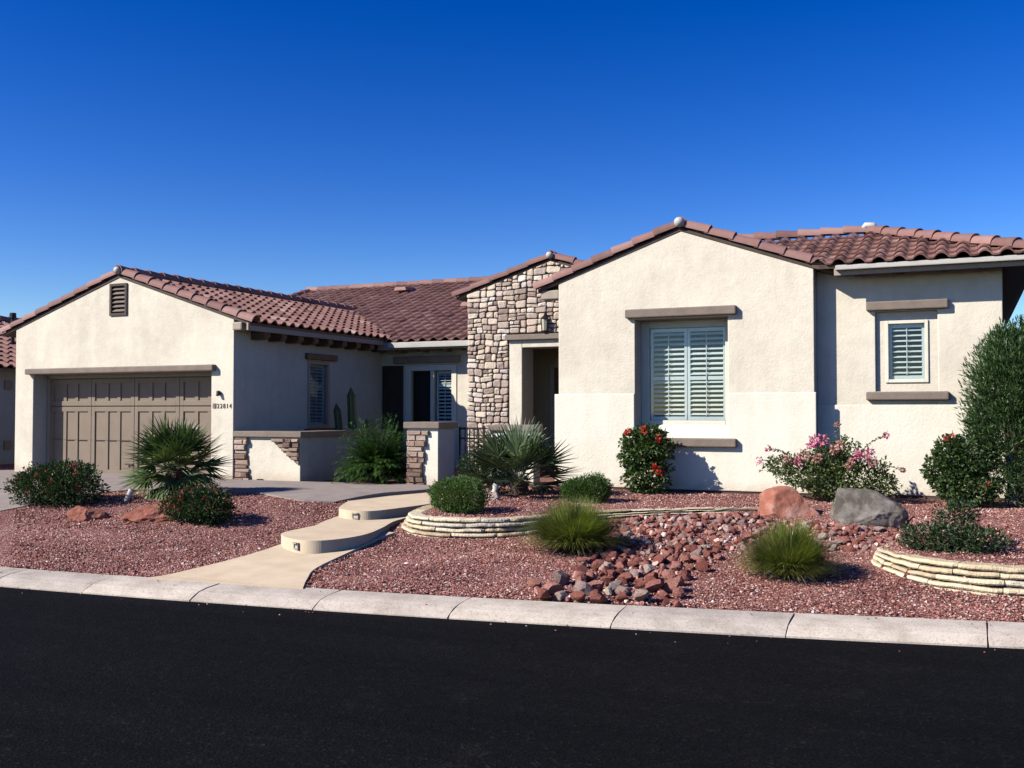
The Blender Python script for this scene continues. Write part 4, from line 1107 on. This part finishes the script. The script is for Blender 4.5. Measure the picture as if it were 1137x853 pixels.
def shrub(name, label, cat, xy, clumps, n, L, Wd, mat, seed, flowers=(), fmat=None, fname='flower', fn=14, fL=.03, fr=.03, nst=14, smat='bark', base=.12, **kw):
    loc = at_ground(*xy); t = thing(name, label, cat, loc)
    def child(b, nm, m):
        for i in range(len(b.v)): b.v[i] = b.v[i]+loc
        return b.build(nm, m, t, loc=loc, recalc=False)
    b = MB(); foliage(b, clumps, n, L, Wd, seed, **kw); child(b, 'foliage', M[mat])
    b = MB(); stems(b, clumps, nst, seed+1, base=base); child(b, 'stems', M[smat])
    for i, f in enumerate(flowers):
        b = MB(); blossom(b, f[:3], f[3] if len(f) > 3 else fr, fn, fL, seed+10+i); child(b, fname, M[f[4] if len(f) > 4 else fmat])
    return t
def on_clumps(clumps, n, seed, zmin=0, ymax=9, fac=1.0):
    r = random.Random(seed); out = []
    while len(out) < n:
        c = r.choice(clumps); p, d = shell_point(r, c[:3], c[3:6], .97, .15, seed)
        if p.z < zmin or d.y > .5: continue
        out.append((p.x*fac, p.y*fac, p.z))
    return out

# left round bush with red flowers
cl = [(-.1, 0, .30, .58, .48, .32), (.42, -.05, .28, .40, .40, .28), (-.48, .0, .24, .36, .4, .25), (.1, .1, .40, .44, .4, .26)]
shrub('flowering_bush', 'wide dark green bush dotted with red flowers beside the driveway at left', 'bush', (-12.75, 11.25), cl, 11000, .046, .024, 'leaf_lantana', 201, on_clumps(cl, 34, 5, .2), 'dullred_petal', fn=11, fL=.03, fr=.028, tm=.42, bumpy=.34)
cl = [(0, 0, .24, .42, .36, .26), (.26, -.05, .2, .28, .3, .22), (-.26, 0, .2, .28, .3, .21)]
shrub('lantana', 'low round red flowering lantana in gravel in front of the left fan palm', 'bush', (-9.48, 10.72), cl, 6000, .044, .024, 'leaf_lantana', 211, on_clumps(cl, 32, 6, .16), 'dullred_petal', fn=12, fL=.03, fr=.03, tm=.42, bumpy=.34)
# trimmed dwarf bushes
cl = [(0, 0, .23, .40, .36, .25), (.12, -.08, .2, .28, .28, .22), (-.14, 0, .22, .27, .28, .23)]
shrub('dwarf_bush', 'clipped bright green dwarf bush at the left end of the flagstone wall', 'bush', (-6.29, 12.2), cl, 15000, .030, .012, 'leaf_dwarf', 221, upb=.6, tm=.56, hollow=.7, bumpy=.2)
cl = [(0, 0, .30, .42, .38, .36), (.2, -.05, .48, .28, .3, .28), (-.24, .05, .40, .26, .26, .26)]
shrub('shaded_shrub', 'dark shaded shrub between the gate pillar and the centre fan palm', 'bush', (-6.98, 14.5), cl, 3800, .05, .024, 'leaf_dark', 231, tm=.4)
cl = [(0, 0, .16, .36, .32, .22), (.15, 0, .2, .22, .24, .2), (-.2, 0, .15, .2, .22, .17)]
shrub('dwarf_bush', 'low spreading green bush by the gable wall, right of the centre palm', 'bush', (-5.08, 13.95), cl, 10000, .036, .012, 'leaf_dwarf', 241, upb=.9, tm=.42)
# hibiscus under the gable window
cl = [(0, 0, .30, .36, .3, .32), (-.08, 0, .62, .33, .3, .32), (.14, .02, .72, .28, .28, .27), (-.22, 0, .82, .18, .2, .2), (.06, 0, .95, .2, .2, .14)]
fl = [(.05, -.26, 1.02, .06), (.25, -.2, .90, .05), (.24, -.3, .44, .045), (.3, -.26, .36, .03), (-.26, -.18, 1.0, .03)]
shrub('hibiscus', 'upright leafy shrub with scarlet blooms under the gable window', 'shrub', (-4.68, 15.62), cl, 4600, .07, .045, 'leaf_hib', 251, fl, 'red_petal', fn=22, fL=.05, upb=.1, rand=1.0, tm=.5, bumpy=.28)
# bougainvillea with long sprays
cl = [(0, 0, .34, .52, .4, .34), (-.35, -.05, .42, .42, .34, .26), (.42, 0, .38, .44, .34, .30), (0, 0, .60, .36, .3, .26), (-.68, -.05, .52, .26, .22, .14), (.22, 0, .74, .24, .2, .2), (.72, 0, .30, .22, .2, .2)]
bg = shrub('bougainvillea', 'sprawling bougainvillea with pink blooms against the wall behind the boulders', 'shrub', (-1.84, 15.55), cl, 6200, .052, .034, 'leaf_boug', 261,
     [(-.06, -.3, .92, .08, 'pink_petal'), (-.40, -.3, .60, .05, 'pink_petal'), (.20, -.34, .86, .05, 'faded_petal'), (-.12, -.34, .66, .06, 'faded_petal'), (.60, -.3, .76, .05, 'pink_petal'), (-.16, -.26, .90, .10, 'pink_petal'), (-.22, -.28, .86, .06, 'pink_petal'), (.52, -.26, .68, .075, 'pink_petal'), (.44, -.3, .72, .06, 'pink_petal'), (-.32, -.3, .70, .07, 'faded_petal'), (.1, -.3, .78, .05, 'faded_petal'), (-.58, -.2, .62, .05, 'faded_petal'), (.32, -.34, .58, .06, 'faded_petal'), (.62, -.25, .60, .05, 'faded_petal')],
     fn=46, fL=.05, upb=.25, rand=1.0, tm=.52, bumpy=.35)
loc = at_ground(-1.84, 15.55)
for j, (p0, p1, col, rad) in enumerate((((-.5, -.05, .5), (-1.02, -.2, .60), 'pink_petal', .065), ((-.5, -.05, .6), (-.86, -.15, .78), 'pink_petal', .035), ((.35, 0, .65), (.80, -.1, 1.0), 'pink_petal', .05), ((.1, 0, .7), (.12, -.05, 1.14), 'faded_petal', .03), ((.6, 0, .5), (1.02, -.1, .50), 'faded_petal', .02))):
    p0, p1 = Vector(p0)+loc, Vector(p1)+loc; mid = p0.lerp(p1, .5)+Vector((0, 0, .06))
    b = MB(); b.tube([p0, mid, p1], [.007, .005, .003], 5); st = b.build('spray', M['bark'], bg, loc=loc)
    r = random.Random(300+j); b = MB()
    for q in range(40):
        t = r.random(); p = p0.lerp(mid, t*2) if t < .5 else mid.lerp(p1, t*2-1)
        leaf(b, p+rvec(r)*.01, (rvec(r)+Vector((0, 0, .2))).normalized(), rvec(r), .045*r.uniform(.6, 1.1), .028, r.random())
    b.build('spray_leaves', M['leaf_boug'], st, loc=loc, recalc=False)
    b = MB(); blossom(b, p1, rad, 26, .042, 320+j); b.build('flower', M[col], st, loc=loc, recalc=False)
# big shrubs at the right edge
cl = [(0, 0, 1.25, .66, .6, 1.05), (-.10, -.05, 1.8, .55, .5, .68), (.2, 0, 2.0, .6, .55, .62), (-.2, -.1, .8, .5, .5, .7), (.5, .0, 1.3, .7, .6, 1.1), (-.28, -.1, 1.5, .42, .4, .55), (.3, -.2, 2.45, .3, .3, .2), (-.2, 0, 2.2, .25, .25, .3), (-.5, -.1, 1.15, .22, .25, .3)]
shrub('oleander', 'tall dense dark green shrub hiding the right corner of the house', 'shrub', (.72, 15.55), cl, 34000, .085, .019, 'leaf_ole', 271, upb=.9, rand=.75, tm=.46, ts=.3, bumpy=.34, nst=26, hollow=.62, base=.25)
cl = [(0, 0, .42, .34, .32, .38), (-.06, -.02, .74, .22, .24, .24), (.2, -.05, .70, .32, .28, .28), (.16, -.1, .25, .38, .3, .25), (-.22, 0, .5, .2, .2, .24)]
shrub('round_shrub', 'mid green rounded shrub with small orange blooms at the foot of the tall shrub', 'shrub', (-.12, 15.35), cl, 6000, .066, .036, 'leaf_hib', 281, [(-.04, -.2, .98, .03), (-.12, -.2, .95, .025), (.3, -.3, .3, .04), (.38, -.25, .33, .03)], 'red_petal', fn=16, fL=.035, upb=.2, rand=1.0, tm=.34)
cl = [(0, 0, .10, .44, .30, .16), (-.25, -.05, .10, .25, .22, .13), (.3, 0, .12, .26, .22, .12), (.05, .1, .26, .22, .2, .2), (.12, .2, .4, .14, .14, .12)]
shrub('spreading_shrub', 'low spreading dark green shrub behind the right flagstone wall', 'shrub', (-.16, 11.5), cl, 3600, .045, .022, 'leaf_dark', 291, upb=.3, rand=1.0, tm=.6, bumpy=.4)

# clump grass
def tuft(label, xy, h, w, seed, n=1500):
    loc = at_ground(*xy); loc.z -= .02; t = thing('grass_tuft', label, 'ornamental grass', loc, 'ornamental grass tufts in the gravel')
    for nm, mat, cnt, el, sc in (('blades', 'grass', n, (.55, 1.47), 1.0), ('dry_blades', 'dry_grass', n//6, (.40, 1.2), .9)):
        r = random.Random(seed+len(nm)); b = MB()
        for _ in range(cnt):
            a = r.random()*6.283; e = r.uniform(*el)
            if r.random() < .35: e = r.uniform(.5, 1.0)
            L = (h*1.20 if e > .9 else w*.72)*r.uniform(.70, 1.12)*sc
            d = Vector((math.cos(a)*math.cos(e), math.sin(a)*math.cos(e), math.sin(e))); rb = .11*math.sqrt(r.random())*w
            p = loc+Vector((math.cos(a+r.uniform(-.8, .8))*rb, math.sin(a+r.uniform(-.8, .8))*rb, 0)); sd = Vector((-math.sin(a), math.cos(a), 0)); wd = r.uniform(.003, .0055)
            tint = min(1, max(0, r.gauss(.5, .25))); k = len(b.v); N = 5
            for i in range(N+1):
                q = i/N; wv = wd*(1-q**2*.92)
                b.v += [p-sd*wv, p+sd*wv]; p = p+d*(L/N); d = (d+Vector((0, 0, -.215*(1.12-abs(d.z)*.72)))).normalized()
                if p.z < loc.z+.02: p.z = loc.z+.02
            for i in range(N): b.f.append((k+2*i, k+2*i+1, k+2*i+3, k+2*i+2)); b.t.append(tint)
        b.build(nm, M[mat], t, loc=loc, recalc=False)
tuft('wide clump of fine green grass in front of the flagstone wall, left of the rocks', (-4.20, 11.05), .52, .98, 401, 6500)
tuft('smaller clump of fine green grass in front of the red boulder', (-1.67, 10.62), .48, .80, 402, 5200)

# fan palms: every frond is its own part, cut from four patterns
def fan_mesh(seed, R0=.42, nleaf=26, spread=2.5, pet=.42, mat='palm', wl=1.0, droop=1.0):
    r = random.Random(seed); b = MB()
    pts = [(0, 0, 0), (0, pet*.5, .02), (0, pet, .015)]; b.tube(pts, [.012, .009, .006], 5, .75)
    for i in range(nleaf):
        a = (i/(nleaf-1)-.5)*spread*1.9; L = R0*(1-.22*abs(a)/2.6)*r.uniform(.88, 1.08)
        d = Vector((math.sin(a), math.cos(a), .10*math.cos(a*2)+r.uniform(-.05, .05))).normalized(); p = Vector((0, pet, .015)); sd = d.cross(Vector((0, 0, 1))).normalized()
        tint = min(1, max(0, r.gauss(.5, .2))); k = len(b.v); N = 5; dd = d.copy(); wm = r.uniform(.012, .016)*wl
        for q in range(N+1):
            t = q/N; wd = wm*(.35+.65*min(1, t*3))*(1-max(0, t-.4)/.6*.95)
            b.v += [p-sd*wd, p+Vector((0, 0, -.008*(1-t))), p+sd*wd]; p = p+dd*(L/N); dd = (dd+Vector((0, 0, (-.035-.05*t)*droop))).normalized()
        for q in range(N):
            o = k+3*q; b.f += [(o, o+1, o+4, o+3), (o+1, o+2, o+5, o+4)]; b.t += [tint]*2
    me = bpy.data.meshes.new('frond'); me.from_pydata([tuple(v) for v in b.v], [], b.f); me.attributes.new('tint', 'FLOAT', 'FACE').data.foreach_set('value', b.t); me.materials.append(M[mat]); return me
def fan_palm(label, xy, fronds, trunk_h, trunk_r, seed, mat, R0, pet, nleaf=26, wl=1.0, droop=1.0):
    loc = at_ground(*xy); t = thing('fan_palm', label, 'palm', loc); r = random.Random(seed)
    b = MB(); n = 9
    for i in range(n):        # shaggy trunk: rings of old leaf bases
        z = trunk_h*i/n; b.tube([loc+Vector((0, 0, z-.03)), loc+Vector((0, 0, z+trunk_h/n*.9)), loc+Vector((0, 0, z+trunk_h/n+.01))], [trunk_r*r.uniform(.85, .95), trunk_r*r.uniform(1.05, 1.2), trunk_r*.8], 12, r.random())
    for i in range(70):
        a = r.random()*6.28; z = r.random()*trunk_h; p = loc+Vector((math.cos(a)*trunk_r*.9, math.sin(a)*trunk_r*.9, z)); d = Vector((math.cos(a)*.6, math.sin(a)*.6, .9)).normalized()
        b.tube([p, p+d*r.uniform(.05, .11)], [.016, .006], 4)
    b.build('trunk', M['bark'], t, loc=loc)
    ms = [fan_mesh(seed+k, R0*r.uniform(.92, 1.06), nleaf, 1.25+.2*k/4, pet, mat, wl, droop) for k in range(5)]
    top = Vector((0, 0, trunk_h))
    for (az, el, sc) in fronds(r):
        o = bpy.data.objects.new('frond', r.choice(ms)); COL.objects.link(o); o.parent = t
        Rz = Matrix.Rotation(az, 4, 'Z'); Rx = Matrix.Rotation(el, 4, 'X'); Ry = Matrix.Rotation(r.uniform(-.5, .5), 4, 'Y')
        o.matrix_basis = Matrix.Translation(top+Vector((-math.sin(az)*trunk_r*.5, math.cos(az)*trunk_r*.5, r.uniform(-.08, .04)))) @ Rz @ Rx @ Ry @ Matrix.Scale(sc, 4)
    return t
def fr_left(r):
    out = []
    for i in range(52):
        q = i/51; el = R(88-q*128)+r.uniform(-.12, .12); out.append((i*2.39996+r.uniform(-.2, .2), el, r.uniform(.85, 1.08)*(1 if el > 0 else .95)))
    return out
fan_palm('bushy green fan palm with a thick shaggy trunk in front of the garage door', (-11.50, 12.45), fr_left, .44, .17, 501, 'palm', .54, .36, 17, 1.7, .8)
def fr_mid(r):
    out = []
    for i in range(30):
        q = i/29; el = R(80-q*92)+r.uniform(-.12, .12); out.append((i*2.39996+r.uniform(-.25, .25), el, r.uniform(.82, 1.1)))
    return out
fan_palm('open grey green fan palm with stiff upright fronds in the raised front bed', (-6.42, 14.5), fr_mid, .24, .12, 511, 'palm_c', .60, .46, 17, 1.9, .3)

# arching shrub in the court
def strap_shrub(label, xy, h, w, seed):
    loc = at_ground(*xy); t = thing('arching_shrub', label, 'shrub', loc); r = random.Random(seed); b = MB()
    for _ in range(420):       # each frond: arching rib with narrow leaflets
        a = r.random()*6.283; e = r.uniform(.35, 1.5); L = r.uniform(.55, .95)*(h*.95 if e > 1 else w*.62)
        d = Vector((math.cos(a)*math.cos(e), math.sin(a)*math.cos(e), math.sin(e))); rb = .22*math.sqrt(r.random())
        p = loc+Vector((math.cos(a)*rb, math.sin(a)*rb, .05+.28*r.random())); N = 9; tint = min(1, max(0, r.gauss(.5, .22)))
        for i in range(N):
            p2 = p+d*(L/N); sd = d.cross(Vector((0, 0, 1)))
            if sd.length < .05: sd = Vector((1, 0, 0))
            sd.normalize()
            if i > 1:
                for s in (-1, 1):
                    for _k in range(3):
                        dl_ = (sd*s*.8+d*.9+Vector((0, 0, -.25))+rvec(r)*.25).normalized()
                        leaf(b, p.lerp(p2, r.random()), dl_, Vector((0, 0, 1)),   .17*(1-.4*i/N)*r.uniform(.8, 1.2), .017, min(1, max(0, tint+r.uniform(-.15, .15))), .1)
            d = (d+Vector((0, 0, -.13))).normalized(); p = p2
            if p.z < loc.z+.03: break
    b.build('foliage', M['strap'], t, loc=loc, recalc=False)
    b = MB()
    for _ in range(14):
        a = r.random()*6.28; b.tube([loc+Vector((.12*math.cos(a), .12*math.sin(a), -.02)), loc+Vector((.2*math.cos(a), .2*math.sin(a), .32))], [.018, .01], 5)
    b.build('stems', M['bark'], t, loc=loc)
strap_shrub('fountain shaped green shrub with narrow arching leaves left of the gate pillar', (-9.78, 15.75), 1.12, 1.22, 601)

# cactus in the dark court
cx, cy_ = -11.80, 17.95
cb = thing('cactus', 'dark columnar cactus with three arms in the shaded entry court', 'cactus', (cx, cy_, HZ))
def column(x, y, h, rad, lean):
    b = MB(); n = 14; N = 10; k = len(b.v)
    for i in range(N+1):
        q = i/N; rr_ = rad*(math.sqrt(max(0, 1-((q-.88)/.12)**2)) if q > .88 else 1)+.002
        for j in range(n):
            t = 2*math.pi*j/n; s = rr_*(1 if j % 2 else .78); b.v.append(Vector((x+lean*q*q+s*math.cos(t), y+s*math.sin(t), HZ-.02+h*q)))
    for i in range(N):
        for j in range(n): b.f.append((k+i*n+j, k+i*n+(j+1) % n, k+(i+1)*n+(j+1) % n, k+(i+1)*n+j)); b.t.append(.5)
    b.build('cactus_arm', M['cactus'], cb)
column(cx+.02, cy_, 1.86, .095, -.06); column(cx-.22, cy_-.1, 1.52, .08, -.12); column(cx+.24, cy_+.1, 1.2, .075, .06)

# ground spotlights
def spotlight(x, y, label, mat, d, s=1.0):
    z = T(x, y); t = thing('spotlight', label, 'garden light', (x, y, z)); d = Vector(d).normalized(); p = Vector((x, y, z+.10*s))
    b = MB(); b.tube([(x, y, z-.05), (x, y, z+.08*s)], [.014, .014], 8); b.build('stake', M['iron'], t)
    b = MB(); b.tube([p-d*.075*s, p-d*.06*s, p+d*.07*s, p+d*.13*s], [.022*s, .036*s, .046*s, .052*s], 14); b.build('lamp_head', M[mat], t)
    b = MB(); b.tube([p+d*.131*s, p+d*.134*s], [.044*s, .044*s], 14); b.build('lens', M['dark'], t)
spotlight(-11.62, 11.55, 'white bullet shaped spotlight on a stake beside the left fan palm', 'white_metal', (.35, .3, .9), .95)
spotlight(-6.52, 13.80, 'small grey spotlight on a stake at the foot of the centre fan palm', 'drape', (.1, .3, .9), 1.0)

# ------------------------------------------------------------------ neighbour
nb_ = thing('neighbour_house', 'neighbouring stucco house with clay tile roof past the garage at far left', 'house', (-22.2, 20, .4))
NX = -21.9
wall_panel('side_wall', (NX, 0, 0), *FX, 14, 30, .3, 2.98, M['stucco'], thick=.3, parent=nb_)
wall_panel('front_wall', (0, 14, 0), *FY, -29, NX-.0, .3, 2.98, M['stucco'], thick=.3, parent=nb_)
b = MB()
deck(b, [(NX+.4, 13.6, 2.96), (NX+.4, 30, 2.96), (-25.6, 30, 4.5), (-25.6, 13.6, 4.5)]); deck(b, [(-25.6, 13.6, 4.5), (-25.6, 30, 4.5), (-29.4, 30, 2.96), (-29.4, 13.6, 2.96)])
nr = b.build('roof', M['brown_wood'], nb_)
b = MB(); tile_field(b, (NX+.42, 13.6, 2.97), (0, 1, 0), (-1, 0, .375), 16, 4.35, 71); b.build('tile_slope', M['tile'], nr, smooth=True, recalc=False)
b = MB(); barrels(b, (-25.6, 13.6, 4.56), (-25.6, 30, 4.56), 72); b.build('ridge_tiles', M['rake'], nr, smooth=True, recalc=False)
b = MB(); b.tube([(-23.4, 19.1, 3.5), (-23.4, 19.1, 4.42)], [.05, .05], 10); b.tube([(-23.4, 19.1, 4.42), (-23.4, 19.1, 4.56)], [.09, .08], 10); b.build('vent_pipe', M['iron'], nr)
for z in (2.45, .95):
    b = MB((NX, 0, 0), (0, 1, 0), (0, 0, 1), (1, 0, 0)); b.box(17.65, 17.85, z, z+.22, 0, .04); b.build('wall_vent', M['brown_trim'], nb_)

# ------------------------------------------------------------------ light, sky, camera
SUN_AZ, SUN_EL = 46.0, 34.0
sd = Vector((-math.sin(R(SUN_AZ))*math.cos(R(SUN_EL)), -math.cos(R(SUN_AZ))*math.cos(R(SUN_EL)), math.sin(R(SUN_EL))))
L = bpy.data.lights.new('sun', 'SUN'); L.energy = 5.0; L.angle = R(.53); L.color = (1.0, .968, .915)
so = bpy.data.objects.new('sun', L); COL.objects.link(so); so.rotation_euler = sd.to_track_quat('Z', 'Y').to_euler(); so.location = (-10, -10, 20)
W = bpy.data.worlds.new('World'); S.world = W; W.use_nodes = True
nt = W.node_tree; nt.nodes.clear()
sky = nt.nodes.new('ShaderNodeTexSky'); sky.sky_type = 'NISHITA'; sky.sun_disc = False
sky.sun_elevation = R(SUN_EL); sky.sun_rotation = math.atan2(sd.x, sd.y) % (2*math.pi)
sky.altitude = 400; sky.air_density = 1.0; sky.dust_density = .25; sky.ozone_density = 3.5
bg_ = nt.nodes.new('ShaderNodeBackground'); bg_.inputs[1].default_value = .054
wo = nt.nodes.new('ShaderNodeOutputWorld')
hs = nt.nodes.new('ShaderNodeHueSaturation'); hs.inputs['Saturation'].default_value = 1.25; hs.inputs['Hue'].default_value = .52; hs.inputs['Value'].default_value = 1.0
gm = nt.nodes.new('ShaderNodeGamma'); gm.inputs['Gamma'].default_value = 1.35
nt.links.new(sky.outputs[0], gm.inputs['Color']); nt.links.new(gm.outputs[0], hs.inputs['Color']); nt.links.new(hs.outputs[0], bg_.inputs[0]); nt.links.new(bg_.outputs[0], wo.inputs[0])

cam = bpy.data.cameras.new('camera'); co = bpy.data.objects.new('camera', cam); COL.objects.link(co)
cam.sensor_fit = 'HORIZONTAL'; cam.sensor_width = 36; cam.lens = 36*1114/1137; cam.clip_end = 4000
yaw = math.atan(502.5/1114); pit = math.atan(30.5/1114)
co.location = (0, 0, 1.9); co.rotation_euler = (math.pi/2+pit, 0, yaw)
S.camera = co
S.render.engine = 'CYCLES'; S.cycles.diffuse_bounces = 1; S.cycles.sample_clamp_indirect = .042
S.view_settings.view_transform = 'Standard'; S.view_settings.look = 'None'; S.view_settings.exposure = .58; S.view_settings.gamma = 1
